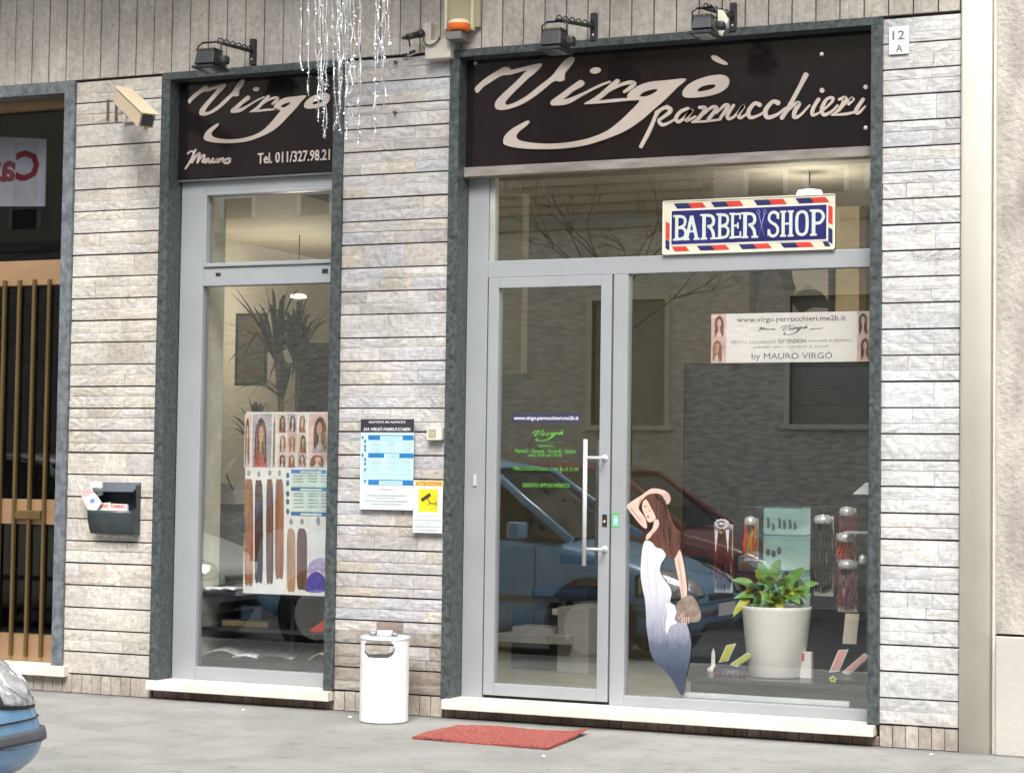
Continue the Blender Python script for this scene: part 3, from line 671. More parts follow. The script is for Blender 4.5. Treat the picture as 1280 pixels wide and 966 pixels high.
obj('plastic_scrap', b, lt)

# white junction box, small black spotlight, alarm siren
t = thing('junction_box', 'white junction box and short conduit on the strip band left of the long sign', 'junction box', (-.5, 0, 3.5))
BXW = M('old_white_plastic', (.50, .47, .42), .5, var=.08)
p, q = at(532, 75, -.06), at(564, 49, -.06); b = MB(); b.box(p.x, q.x, -.07, -.0, p.z, q.z, BXW); obj('box', b, t, bevel=.004)
p, q = at(530, 54, -.03), at(540, 29, -.03); b = MB(); b.box(p.x, q.x, -.045, .0, q.z - .12, q.z, BXW); obj('conduit', b, t, bevel=.004)
b = MB(); b.tube(catmull([tuple(at(x, y, -.08)) for x, y in ((529, 48), (531, 54), (536, 57), (543, 55), (548, 50), (550, 46))], 5), .004, BLACK, 6); obj('cable', b, t)
b = MB(); b.tube(catmull([tuple(at(x, y, -.015)) for x, y in ((533, 62), (520, 67), (510, 70), (503, 69))], 5), .003, BXW, 6); b.tube([at(512, 66, -.02), at(519, 64, -.02)], .007, BLACK, 6); b.tube([at(503, 69, -.02), at(509, 68.5, -.02)], .007, BLACK, 6); obj('cable', b, t)
b = MB(); p0, p1 = at(529, 42, -.06), at(503, 48, -.16)
b.tube([p0, p0.lerp(p1, .25)], .021, BLACK, 14); b.tube([p0.lerp(p1, .25), p0.lerp(p1, .3)], .012, BLACK, 10); b.tube([p0.lerp(p1, .3), p0.lerp(p1, .8)], .017, BLACK, 14); b.tube([p0.lerp(p1, .82), p1], [.011, .009], BLACK, 12)
b.tube([p0.lerp(p1, .7) + Vector((0, 0, -.01)), p0.lerp(p1, .7) + Vector((0, .02, -.05))], .005, BLACK, 6)
tag(obj('spotlight', b), 'small black adjustable spotlight sticking out left of the white junction box', 'spotlight')
t = thing('alarm_siren', 'alarm siren with orange flasher on a cream panel beside the long sign', 'alarm', (-.3, 0, 3.6))
p, q = at(556, 38, -.02), at(601, -30, -.02); b = MB(); b.box(p.x, q.x, -.03, 0, p.z, q.z, M('cream_panel', (.40, .37, .25), .6)); obj('back_panel', b, t, bevel=.004)
b = MB(); CW = M('cream_frame', (.62, .58, .42), .5)
for xx in (556, 589): p, q = at(xx, 38, -.05), at(xx + 4, -30, -.05); b.box(p.x, q.x, -.06, -.03, p.z, q.z, CW)
obj('frame', b, t, bevel=.003)
c = at(573.5, 39, -.08); b = MB(); OR = M('orange_lens', (.75, .16, .03), .3, var=.2)
b.lathe((c.x, -.075, c.z), [(0.0, -.005), (.055, 0), (.062, .008), (.062, .035)], OR, 28); obj('orange_lens', b, t)
b = MB(); b.lathe((c.x, -.075, c.z), [(.062, .0352), (.06, .045), (.045, .058), (0, .062)], M('cream_cap', (.70, .55, .38), .5), 28); obj('cap', b, t)
b = MB(); b.box(c.x - .06, c.x + .03, -.12, -.0, c.z - .05, c.z - .008, M('siren_base', (.18, .18, .17), .5)); obj('base', b, t, bevel=.004)

# security camera
t = thing('security_camera', 'beige weatherproof security camera pointing down over the letterbox pillar', 'security camera', (-2.4, -.05, 3.3))
CB = M('beige_housing', (.52, .42, .30), .5, var=.06); CB2 = M('pale_bracket', (.55, .52, .44), .5)
c0 = at(155, 122, -.20); c1 = at(184, 150, -.36)
ax = (c1 - c0).normalized(); sx = ax.cross(Vector((0, 0, 1))).normalized(); sz = sx.cross(ax).normalized()
def cbox(b, u0, u1, w, h0, h1, mat, ch=.014):
    pr = [(-w, h0), (w, h0), (w, h1 - ch), (w - ch, h1), (-w + ch, h1), (-w, h1 - ch)]; vs = []
    for u in (u0, u1):
        for s_, h_ in pr: vs.append(c0 + ax * u + sx * s_ + sz * h_)
    b.add(vs, [tuple(range(6)), tuple(range(11, 5, -1))] + [(i, (i + 1) % 6, (i + 1) % 6 + 6, i + 6) for i in range(6)], mat)
Lc = (c1 - c0).length
b = MB(); cbox(b, -.03, Lc, .046, -.046, .040, CB); obj('housing', b, t, bevel=.003)
b = MB(); cbox(b, -.045, Lc + .03, .052, .0405, .049, CB, .003); obj('sunshield', b, t, bevel=.002)
b = MB(); cbox(b, Lc, Lc + .006, .034, -.034, .030, M('camera_window', (.02, .02, .025), .1)); obj('lens_window', b, t)
b = MB(); wc = at(160, 140, -.02)
b.box(wc.x - .035, wc.x + .035, -.02, 0, wc.z - .06, wc.z + .07, CB2); b.tube([(wc.x, -.02, wc.z), (wc.x, -.10, wc.z - .02), c0 + ax * .09 - sz * .04], .013, CB2, 10)
b.tube([c0 + ax * .11 - sz * .036, c0 + ax * .11 - sz * .06], .016, CB2, 10); obj('wall_bracket', b, t, bevel=.002)
b = MB(); p = at(182, 163, -.33); b.lathe(p, [(.0, -.02), (.012, -.012), (.012, .02), (0, .02)], CB2, 12); obj('cable_gland', b, t)
DK = M('old_bolt_mark', (.12, .09, .06), .9)
for px in (135.5, 146): b = MB(); p, q = at(px - 1.6, 151, 0), at(px + 1.6, 125, 0); b.box(p.x, q.x, -.009, .0, p.z, q.z, DK); tag(obj('wall_clip', b), ('outer' if px < 140 else 'inner') + ' rusty vertical clip on the stone left of the security camera', 'wall clip')
for x_, z_, w_ in ((495, 78, 'upper'), (494, 141, 'lower')):
    b = MB(); p = at(x_, z_, -.004); b.tube([(p.x, .0, p.z), (p.x, -.018, p.z)], .009, DK, 8)
    tag(obj('rusty_bolt', b), w_ + ' rusty bolt stub on the grey pillar beside the tinsel', 'bolt')

# number plate
t = thing('house_number_plate', 'small white house number plate reading 12 over A', 'number plate', (2.05, 0, 3.4))
y = -.008; b = MB(); b.prect((1111.5, 69), (1136.5, 33), y, WHITE, .004); obj('plate', b, t, bevel=.001)
b = MB(); NG = M('number_grey', (.13, .14, .15), .5); ptext(b, '12', (1115.5, 50.5), (1131, 38), y - .0041, NG, bold=.015); b.prect((1116, 53.6), (1131.5, 52), y - .0041, NG); ptext(b, 'A', (1119.5, 65.5), (1128.5, 55.5), y - .0041, NG, bold=.02); obj('number', b, t)

# letterbox with papers
t = thing('letterbox', 'dark grey open metal letterbox mounted on the warm stone pillar', 'letterbox', (-2.45, -.06, .9))
LBX = M('letterbox_grey', (.045, .060, .066), .4, metal=.2, var=.15); LBI = M('letterbox_inside', (.02, .02, .045), .6)
cx_ = lambda a, bb, Y: at(90 + a / 10.73, 590 + bb / 10.73, Y)
YF = -.10
xl_, xr_ = cx_(210, 520, YF).x, cx_(790, 520, YF).x; zt_ = cx_(500, 515, YF).z; zb_l = cx_(500, 830, YF).z; ztp = cx_(600, 165, YF * .6).z
b = MB(); prof = []; H_ = zt_ - zb_l
for i in range(9):
    a_ = i / 8; prof.append((YF + .035 * (a_ ** 2.2) , zt_ - H_ * a_))
prof.append((-.012, zb_l - .004))
vs = []
for X_ in (xl_, xr_):
    for y_, z_ in prof: vs.append((X_, y_, z_))
n_ = len(prof); b.add(vs, [(i, i + 1, n_ + i + 1, n_ + i) for i in range(n_ - 1)], LBX, True); ob = obj('front_panel', b, t)
so_ = ob.modifiers.new('s', 'SOLIDIFY'); so_.thickness = .003
for X_, nm in ((xl_, 0), (xr_, 1)):
    b = MB(); pts = [(y_, z_) for y_, z_ in prof] + [(-.008, zb_l), (-.008, ztp)] + ([(-.06, ztp), (-.02, zt_ + .05), (-.05, zt_ + .0)] if False else [(-.055, ztp - .005), (-.045, zt_ + .015)])
    n_ = len(pts); vs = [(X_ - .0015, y_, z_) for y_, z_ in pts] + [(X_ + .0015, y_, z_) for y_, z_ in pts]
    b.add(vs, [tuple(range(n_)), tuple(range(2 * n_ - 1, n_ - 1, -1))] + [(i, (i + 1) % n_, (i + 1) % n_ + n_, i + n_) for i in range(n_)], LBX); obj('side_panel', b, t)
b = MB(); b.box(xl_ + .002, xr_ - .002, -.008, -.004, zb_l, ztp, LBI); obj('back_panel', b, t)
b = MB(); zl = ztp; b.add([(xl_ + .0, -.004, zl + .012), (xr_, -.004, zl + .012), (xr_, -.085, zl - .038), (xl_, -.085, zl - .038), (xl_ + .0, -.004, zl + .008), (xr_, -.004, zl + .008), (xr_, -.085, zl - .042), (xl_, -.085, zl - .042)],
      [(0, 1, 2, 3), (4, 5, 6, 7), (0, 1, 5, 4), (1, 2, 6, 5), (2, 3, 7, 6), (3, 0, 4, 7)], M('letterbox_lid', (.08, .10, .125), .35, metal=.2)); obj('lid', b, t)
NP = M('newsprint', (.62, .62, .60), .8, var=.12, scale=60); NRED = M('newspaper_red', (.62, .12, .08), .6); NB = M('newspaper_blue', (.12, .25, .6), .6); NPK = M('newspaper_pink', (.75, .38, .36), .6)
g_ = 'papers stuck in the letterbox'
def paper(pts, Y, label, extra=None, lean=.0):
    b = MB(); Q = [(cx_(a, c_, Y).x, cx_(a, c_, Y).z) for a, c_ in pts]; b.prism(Q, Y, Y + .014, NP)
    if extra: extra(b, Y - .0008)
    return tag(obj('newspaper', b), label, 'newspaper', g_)
pf = lambda b, pts, Y, m: b.prism([(cx_(a, c_, Y).x, cx_(a, c_, Y).z) for a, c_ in pts], Y, Y + .0007, m)
def e1(b, Y):
    pf(b, [(110, 265), (230, 215), (300, 270), (150, 330)], Y, NPK); pf(b, [(235, 375), (290, 345), (310, 395), (255, 420)], Y, NB)
    pf(b, [(245, 90 + 60), (330, 110), (310, 200), (245, 215)], Y - .001, WHITE)
paper([(105, 270), (240, 200), (390, 420), (300, 560), (240, 560)], -.088, 'rolled newspaper leaning out of the letterbox to the left', e1)
paper([(240, 140), (395, 120), (400, 300), (330, 330), (300, 270), (240, 210)], -.06, 'crumpled white sheet behind the leaning newspaper')
def e2(b, Y):
    p, q = cx_(305, 470, Y), cx_(485, 425, Y); text(b, 'TORINO', p.x, q.x, p.z, q.z, Y, NRED, bold=.04)
def e3(b, Y):
    p, q = cx_(515, 475, Y), cx_(710, 440, Y); text(b, 'TORINO', p.x, q.x, p.z, q.z, Y, NRED, bold=.04)
paper([(280, 560), (290, 425), (500, 405), (500, 560)], -.07, 'folded newspaper with red title, left one in the letterbox', e2)
paper([(505, 560), (505, 420), (735, 430), (745, 560)], -.066, 'folded newspaper with red title, right one in the letterbox', e3)

# price list, camera warning, bell box
PB = M('print_blue', (.02, .16, .40), .5); PC = M('print_cyan', (.42, .66, .74), .5, var=.08, scale=12); PG = M('print_dark', (.03, .03, .04), .5)
LG = M('print_line', (.38, .45, .48), .6); FIG = M('print_figure', (.10, .14, .18), .6)
t = thing('price_list', 'white and blue price list board with black heading on the grey pillar', 'sign', (-.75, 0, 1.1))
PY = -.020; kx = lambda a, c_: (440 + a / 7.43, 515 + c_ / 7.43)
b = MB(); b.prect(kx(75, 900), kx(580, 62), PY, WHITE, .006); obj('board', b, t, bevel=.001)
b = MB(); y = PY - .0065
b.prect(kx(80, 188), kx(578, 64), y, PG); b.prect(kx(80, 672), kx(575, 196), y, PC)
y -= .0008
for (zt0_, zt1_, tab) in ((215, 258, (262, 470)), (382, 422, (298, 440)), (632, 674, (250, 470))):
    b.prect(kx(150, zt1_), kx(572, zt0_), y, PB); b.prect(kx(tab[0], zt1_ + 2), kx(tab[1], zt0_ + (8 if tab[0] != 298 else 6)), y - .0008, PC)
    b.prect(kx(tab[0] + 20, zt1_ - 14), kx(tab[1] - 20, zt1_ - 22), y - .0016, LG)
for (rows, cols_) in (((280, 300, 335, 355), ((175, 262), (320, 400), (470, 550))), ((450, 468, 505, 530, 575), ((180, 275), (310, 420), (450, 550)))):
    for ry in rows:
        for a0, a1 in cols_:
            i = U(0, 18); b.prect(kx(a0 + i, ry + 7), kx(a1 - i, ry), y, LG)
b.prect(kx(190, 612), kx(260, 600), y, M('print_lime', (.5, .75, .4), .6)); b.prect(kx(470, 612), kx(540, 600), y, MC['print_lime'])
for ry in (768, 792, 820, 848):
    a0 = {768: 135, 792: 215, 820: 120, 848: 180}[ry]; b.prect(kx(a0, ry + 8), kx(640 - a0, ry), y, LG)
for fy in (235, 270, 318, 352, 400, 440, 480, 535, 640):
    fx = 98 if fy in (235, 400) else 122
    p = kx(fx, fy); q = at(p[0], p[1], y); disc(b, (0, 0), .006, .010, lambda s_: (q.x + s_[0], q.z + s_[1]), FIG, .0006, y, rot=U(-.5, .5))
obj('print', b, t)
b = MB(); p, q = kx(155, 102), kx(495, 78); ptext(b, 'NOVITÀ IN NOVITÀ', p, q, y, WHITE, shear=.3, bold=.006)
p, q = kx(110, 172), kx(545, 138); ptext(b, 'DA VIRGÒ PARRUCCHIERI', p, q, y, WHITE, shear=.3, bold=.006)
p, q = kx(240, 728), kx(390, 705); ptext(b, 'ORARIO', p, q, y, GREYT)
obj('heading', b, t)
t = thing('camera_warning_sign', 'white and yellow camera warning sign under the price list corner', 'sign', (-.5, 0, 1.0))
k5 = lambda a, c_: (430 + a / 5.37, 500 + c_ / 5.37)
b = MB(); PY = -.032; b.prect(k5(463, 888), k5(664, 542), PY, WHITE, .003); obj('board', b, t, bevel=.0008)
b = MB(); y = PY - .0036; YE = M('print_yellow', (.72, .55, .02), .5); OA = M('print_orange', (.75, .45, .12), .5)
b.prect(k5(478, 576), k5(664, 543), y, OA); b.prect(k5(500, 748), k5(632, 597), y, YE)
ptext(b, 'ATTENZIONE', k5(482, 570), k5(656, 549), y - .0007, M('print_brown', (.30, .10, .03), .5), bold=.01)
P5 = lambda q: (at(*k5(*q), y - .0008).x, at(*k5(*q), y - .0008).z)
BR = MC['print_brown']; TD = M('print_black', (.05, .04, .02), .5)
b.prism([P5(q) for q in ((515, 662), (575, 622), (585, 642), (525, 683))], y - .0016, y - .0008, TD)
stroke(b, [(562, 660, 5), (572, 680, 5), (585, 692, 5), (615, 694, 5)], P5, TD, .0008, y - .0008); stroke(b, [(618, 682, 5), (618, 706, 5)], P5, TD, .0008, y - .0008); stroke(b, [(580, 690, 5), (565, 700, 5)], P5, TD, .0008, y - .0008)
ptext(b, 'AREA VIDEOSORVEGLIATA', k5(490, 786), k5(645, 772), y, GREYT); 
for a0, a1, ry in ((470, 655, 800), (545, 580, 822), (470, 655, 845), (495, 630, 868)): b.prect(k5(a0, ry + 8), k5(a1, ry), y, LG)
obj('print', b, t)
t = thing('bell_box', 'small cream bell box with square grille beside the price list', 'bell box', (-.45, 0, 1.55))
p, q = at(*k5(553, 268), -.045), at(*k5(652, 182), -.045); b = MB(); b.box(p.x, q.x, -.045, .0, p.z, q.z, M('cream_plastic', (.66, .63, .50), .5)); obj('case', b, t, bevel=.004)
p, q = at(*k5(566, 250), -.047), at(*k5(618, 193), -.047); b = MB(); b.box(p.x, q.x, -.0475, -.045, p.z, q.z, M('grille_olive', (.28, .27, .18), .6))
for i in range(7): z_ = p.z + (q.z - p.z) * (i + .5) / 7; b.box(p.x + .002, q.x - .002, -.049, -.0475, z_ - .001, z_ + .001, MC['cream_plastic'])
obj('grille', b, t)

# tinsel hanging from the balcony
TIN = M('silver_tinsel', (.80, .82, .84), .22, metal=.85, var=.1)
t = thing('tinsel_curtain', 'silver tinsel strands hanging in front of the narrow signboard', 'tinsel', (-1.2, -.9, 4.2))
R = random.Random(5); Yt = -.9
def strand(px0, py1, lean, bottom_fork=True):
    b = MB(); n = 30; P = []; p0 = at(px0, -300, Yt + R.uniform(-.05, .05)); p1 = at(px0 + lean, py1, p0.y)
    p0.z = 4.855
    for i in range(n + 1):
        u = i / n; p = p0.lerp(p1, u); amp = .003 + .009 * max(0, u - .6) * 2.5; P.append(p + Vector((R.uniform(-amp, amp), R.uniform(-amp, amp), 0)))
    C = catmull([tuple(p) for p in P], 3)
    b.tube(C, [max(.0018, .0036 * (1 - .4 * i / len(C))) for i in range(len(C))], TIN, 5)
    for q in C:
        q = Vector(q)
        if q.z < 4.4:
            for j in range(9):
                d = Vector((R.uniform(-1, 1), R.uniform(-1, 1), R.uniform(-1.8, .2))).normalized() * R.uniform(.008, .018); s_ = Vector((R.uniform(-1, 1), R.uniform(-1, 1), 0)).normalized() * .0018
                b.add([q, q + d - s_, q + d + s_], [(0, 1, 2)], TIN)
    obj('strand', b, t)
    return P
TL = [(377, 86, 0), (390, 118, -6), (392, 150, 4), (404, 171, 0), (407, 160, 12), (398, 130, 2), (423, 165, 2), (428, 130, -4), (432, 172, 0), (436, 150, 4), (437, 165, -3), (448, 175, 2), (451, 150, -2), (473, 173, -4), (477, 140, 4), (479, 100, -2), (484, 60, 2), (415, 90, 8), (411, 168, -4), (441, 110, 1), (470, 80, 3), (425, 110, 4), (399, 95, 1)]
for a_, b_, c__ in TL: strand(a_, b_, c__)
b = MB(); b.tube([(at(368, 0, Yt).x, Yt, 4.852), (at(495, 0, Yt).x, Yt, 4.852)], .008, BLACK, 6); obj('rail', b, t)

# ================================================================== STREET OBJECTS
# white bin
t = thing('litter_bin', 'white cylindrical litter bin with oval openings standing by the grey pillar', 'bin', (-.5075, -.41, 0))
BW = M('bin_white', (.80, .80, .81), .4, var=.06, scale=(9, 9, 14))
base = at(480.5, 905, -.41); bc = Vector((at(480.5, 850, -.30).x, -.30, 0)); rad = (at(508, 850, -.30).x - at(453.5, 850, -.30).x) / 2
# centre on the ground point, radius from the measured width
ztop = at(480, 796, -.30).z
vd = (CAM - bc); vd.z = 0; vd.normalize(); a0 = math.atan2(vd.y, vd.x)
NS, NZ = 120, 84; vs = []; fs = []
def cut(ang, z):
    zc, hh, hw = at(475, 811, -.40).z, .043, .135
    for off, sh in ((0, -.30), (math.pi, .30)):
        d = (ang - a0 - off - sh + math.pi) % (2 * math.pi) - math.pi
        dx = abs(d) * rad - (hw / 1.5 - hh) ; dx = max(dx, 0); dz = abs(z - zc)
        if dx * dx + dz * dz < hh * hh: return True
    return False
for j in range(NZ + 1):
    for k in range(NS): th = 2 * math.pi * k / NS; vs.append((bc.x + rad * math.cos(th), bc.y + rad * math.sin(th), .004 + (ztop - .004) * j / NZ))
for j in range(NZ):
    for k in range(NS):
        if cut(2 * math.pi * (k + .5) / NS, .004 + (ztop - .004) * (j + .5) / NZ): continue
        fs.append((j * NS + k, j * NS + (k + 1) % NS, (j + 1) * NS + (k + 1) % NS, (j + 1) * NS + k))
b = MB(); b.add(vs, fs, BW, True); o = obj('body', b, t)
m_ = o.modifiers.new('s', 'SOLIDIFY'); m_.thickness = .003
b = MB(); b.lathe((bc.x, bc.y, 0), [(0, .01), (rad - .006, .01), (rad - .006, at(475, 824, -.40).z - .10), (0, at(475, 824, -.4).z - .11)], MC['bin_white'], 40); obj('liner', b, t)
b = MB(); b.lathe((bc.x, bc.y, ztop), [(rad + .003, -.008), (rad + .003, .006), (rad - .012, .008), (rad - .014, -.006), (0, -.006)], STEEL, 40)
for i in range(7): yy = -.08 + i * .026; hw = math.sqrt(max(0, (rad - .012) ** 2 - yy * yy)); b.box(bc.x - hw, bc.x + hw, bc.y + yy - .004, bc.y + yy + .004, ztop + .004, ztop + .009, STEEL)
obj('ashtray_rim', b, t)
b = MB(); b.obox((bc.x + .005, bc.y - .01, ztop + .023), (.036, .012, 0), (-.008, .022, 0), (0, 0, .012), WHITE); tag(obj('packet', b, bevel=.003), 'small white packet lying on top of the white bin', 'packet')
b = MB(); b.lathe((bc.x - .055, bc.y - .03, ztop + .016), [(0, -.004), (.02, -.004), (.022, .012), (.0, .014)], M('foil_scrap', (.4, .4, .42), .3, metal=.6, var=.4, scale=90), 9)
tag(obj('foil_scrap', b), 'crumpled grey scrap left of the packet on top of the bin', 'scrap')
b = MB(); b.lathe((bc.x + .065, bc.y - .02, ztop + .016), [(0, -.004), (.016, -.004), (.02, .009), (.0, .012)], MC['foil_scrap'], 7); tag(obj('foil_scrap', b), 'crumpled grey scrap right of the packet on top of the bin', 'scrap')

# red mat
MATR = M('red_mat', (.30, .055, .045), .95, var=.28, scale=60, bump=.8, bscale=300, detail=6, base2=(.46, .13, .10))
P = [at(515.6, 923.3), 0]
def onz(px, py, Zv=0):
    d = fw * F + rt * (px - PW / 2) - up * (py - PH / 2); tt = (Zv - CAM.z) / d.z; return CAM + d * tt
cs4 = [onz(515.6, 923.3), onz(571.4, 907.3), onz(734.7, 917.4), onz(685.6, 937.1)]
b = MB(); NXm, NYm = 36, 26; vs = []; fs = []; R = random.Random(3)
for i in range(NXm + 1):
    for j in range(NYm + 1):
        u, v = i / NXm, j / NYm
        p = (cs4[0].lerp(cs4[3], u)).lerp(cs4[1].lerp(cs4[2], u), v)
        e = (i in (0, NXm)) or (j in (0, NYm))
        vs.append((p.x + (R.uniform(-.004, .004) if e else 0), p.y + (R.uniform(-.004, .004) if e else 0), .012 + .004 * math.sin(u * 9 + v * 5) + (.018 * max(0, u - .9) * 10 * v) + R.uniform(-.0012, .0012)))
for i in range(NXm):
    for j in range(NYm): k = i * (NYm + 1) + j; fs.append((k, k + 1, k + NYm + 2, k + NYm + 1))
b.add(vs, fs, MATR); o = tag(obj('door_mat', b), 'worn red doormat lying skewed on the pavement before the door', 'doormat'); m_ = o.modifiers.new('s', 'SOLIDIFY'); m_.thickness = .011; m_.offset = -1
# small litter
R = random.Random(21)
for px, py, lb in ((304, 888, 'crumpled paper scrap at the foot of the plinth under the narrow window'), (679, 946, 'white paper scrap on the pavement in front of the mat'), (1164, 944, 'white paper scrap on the pavement by the right pillar'), (438, 897, 'tiny stone chip beside the grey pillar plinth')):
    p = onz(px, py); b = MB(); n = 7
    vs = [(p.x + .014 * math.cos(i * 6.28 / n) * R.uniform(.5, 1), p.y + .014 * math.sin(i * 6.28 / n) * R.uniform(.5, 1), .002 + R.uniform(0, .006)) for i in range(n)] + [(p.x, p.y, .012)]
    b.add(vs, [(i, (i + 1) % n, n) for i in range(n)] + [tuple(range(n - 1, -1, -1))], WHITE); tag(obj('litter', b), lb, 'litter')

# ================================================================== ON THE GLASS
# BARBER SHOP tin sign standing on the transom
NAVY = M('enamel_navy', (.018, .02, .12), .3, var=.3, scale=6); ERED = M('enamel_red', (.52, .05, .04), .3, var=.08); ECR = M('enamel_cream', (.60, .57, .45), .3, var=.06, scale=9); EWH = M('enamel_white', (.52, .58, .54), .35, var=.08, scale=30); EB2 = M('enamel_blue', (.02, .025, .10), .3)
t = thing('barber_shop_sign', 'red white and blue tin barber shop sign standing on the grey transom', 'sign', (1.3, .1, 2.4))
SY = .105; k6 = lambda a, c_: (820 + a / 5.565, 240 + c_ / 5.565)
P6 = lambda q: (lambda p: (p.x, p.z))(at(*k6(*q), SY))
cor = [P6((48, 438)), P6((1242, 402)), P6((1250, 15)), P6((45, 60))]
sx0 = (cor[0][0] + cor[3][0]) / 2; sx1 = (cor[1][0] + cor[2][0]) / 2; sz0 = tb1 + .001; sz1 = (cor[2][1] + cor[3][1]) / 2
SWd, SHt = sx1 - sx0, sz1 - sz0
def sg(u, v): return (sx0 + SWd * u, sz0 + SHt * v)
b = MB(); b.box(sx0, sx1, SY, SY + .004, sz0, sz1, ECR); obj('plate', b, t, bevel=.001)
b = MB(); y = SY - .0005
for a, c_ in (((0, 0), (1, .018)), ((0, .982), (1, 1)), ((0, 0), (.006, 1)), ((.994, 0), (1, 1))):
    p, q = sg(*a), sg(*c_); b.box(p[0], q[0], SY - .004, SY, p[1], q[1], M('sign_rim', (.66, .66, .55), .4))
def para(u, v0, v1, wd, sh, mat): b.prism([sg(u + sh, v0), sg(u + wd + sh, v0), sg(u + wd, v1), sg(u, v1)], y - .0006, y, mat)
for i, u in enumerate((.065, .285, .535, .775)): para(u, .845, .945, .085, .022, EB2); para(u + .0855, .845, .945, .085, .022, ERED)
para(.055, .055, .145, .085, .022, ERED)
for i, u in enumerate((.205, .45, .69)): para(u, .055, .145, .085, .022, EB2); para(u + .0855, .055, .145, .085, .022, ERED)
para(.93, .055, .145, .03, .015, EB2)
for u, v0, v1, m in ((.018, .30, .62, ERED), (.018, .12, .29, EB2), (.962, .48, .80, ERED), (.962, .14, .40, EB2)):
    p, q = sg(u, v0), sg(u + .024, v1); b.prism([(p[0], p[1]), (q[0], p[1] - .012), (q[0], q[1] - .012), (p[0], q[1])], y - .0006, y, m)
p, q = sg(.048, .165), sg(.958, .825); b.box(p[0], q[0], y - .0012, y, p[1], q[1], M('sign_line', (.65, .65, .62), .4))
p, q = sg(.054, .185), sg(.952, .805); b.box(p[0], q[0], y - .0020, y - .001, p[1], q[1], NAVY)
obj('border', b, t)
# slab-serif letters drawn on a 10 x 16 grid
b = MB(); y3 = y - .0021
SL = {'B': [[(3, 1), (3, 15)], [(3, 15), (7, 14.6), (8.6, 12.5), (8, 9.5), (5.5, 8.2)], [(4, 8), (7, 7.8), (9, 5.5), (8.4, 2.4), (6.4, 1.2), (3, 1)]],
      'A': [[(2, 1), (5.2, 15)], [(5.2, 15), (8.6, 1)], [(3, 5.5), (8, 5.5)]],
      'R': [[(3, 1), (3, 15)], [(3, 15), (7, 14.6), (8.6, 12.2), (8, 9), (5, 8)], [(6, 8.2), (8.2, 5), (8.8, 1)]],
      'E': [[(3, 1), (3, 15)], [(3, 15), (8.6, 15)], [(3, 8), (7, 8)], [(3, 1), (8.8, 1)], [(8.6, 15.6), (8.6, 11.8)], [(8.9, .4), (8.9, 4.4)], [(7, 6.2), (7, 9.8)]],
      'S': [[(8.6, 11.4), (8.2, 14), (5.6, 15.3), (3, 14), (2.4, 11), (4.2, 9), (7, 7.4), (8.6, 4.8), (7.8, 2), (5.4, .8), (3, 1.8), (2.2, 4.8)], [(8.9, 14.8), (8.9, 11)], [(2, 1.2), (2, 5)]],
      'H': [[(3, 1), (3, 15)], [(8, 1), (8, 15)], [(3, 8), (8, 8)]],
      'O': [[(5.5, 15), (3, 13.4), (2.4, 8), (3, 2.6), (5.5, 1), (8, 2.6), (8.6, 8), (8, 13.4), (5.5, 15)]],
      'P': [[(3, 1), (3, 15)], [(3, 15), (7, 14.6), (8.8, 11.4), (7, 8), (4, 7.6)]]}
SER = {'B': [(2.6, .7), (2.6, 15.3)], 'A': [(2, .7), (8.6, .7)], 'R': [(3, .7), (8.8, .7), (2.6, 15.3)], 'E': [(2.6, .7), (2.6, 15.3)], 'H': [(3, .7), (8, .7), (3, 15.3), (8, 15.3)], 'P': [(3, .7), (2.6, 15.3)], 'S': [], 'O': []}
LX = [('B', .062, .155), ('A', .13, .225), ('R', .222, .325), ('B', .318, .405), ('E', .395, .475), ('R', .462, .565), ('S', .610, .695), ('H', .685, .775), ('O', .765, .865), ('P', .855, .955)]
for ch, u0, u1 in LX:
    TT = lambda q, u0=u0, u1=u1: sg(u0 + (u1 - u0) * (q[0] - .4) / 10.4, .25 + .48 * q[1] / 16)
    for s_ in SL[ch]:
        if len(s_) == 2:
            (a, c_), (d, e) = s_; vert = abs(e - c_) > 8
            stroke(b, [(a, c_, 2.1 if vert else 1.2), ((a + d) / 2, (c_ + e) / 2, 2.1 if vert else 1.2), (d, e, 2.1 if vert else 1.2)], TT, EWH, .0012, y3)
        else: stroke(b, [(a, c_, 1.75) for a, c_ in s_], TT, EWH, .0012, y3, n=4)
    for (a, c_) in SER[ch]: stroke(b, [(a - 2.0, c_, 1.2), (a, c_, 1.2), (a + 1.9, c_, 1.2)], TT, EWH, .0013, y3)
obj('lettering', b, t)
b = MB(); SC = M('scissors_grey', (.25, .28, .5), .4)
TT = lambda q: sg(*q)
for s_ in (-1, 1):
    b.tube([(sg(.583 - s_ * .016, .28)[0], y3 - .001, sg(0, .28)[1]), (sg(.583 + s_ * .018, .66)[0], y3 - .001, sg(0, .70)[1])], .0016, SC, 5)
    cx0, cz0 = sg(.583 + s_ * .019, .72); b.tube([(cx0 + .008 * math.cos(k * .7), y3 - .001, cz0 + .010 * math.sin(k * .7)) for k in range(10)], .0014, SC, 5)
obj('scissors', b, t)

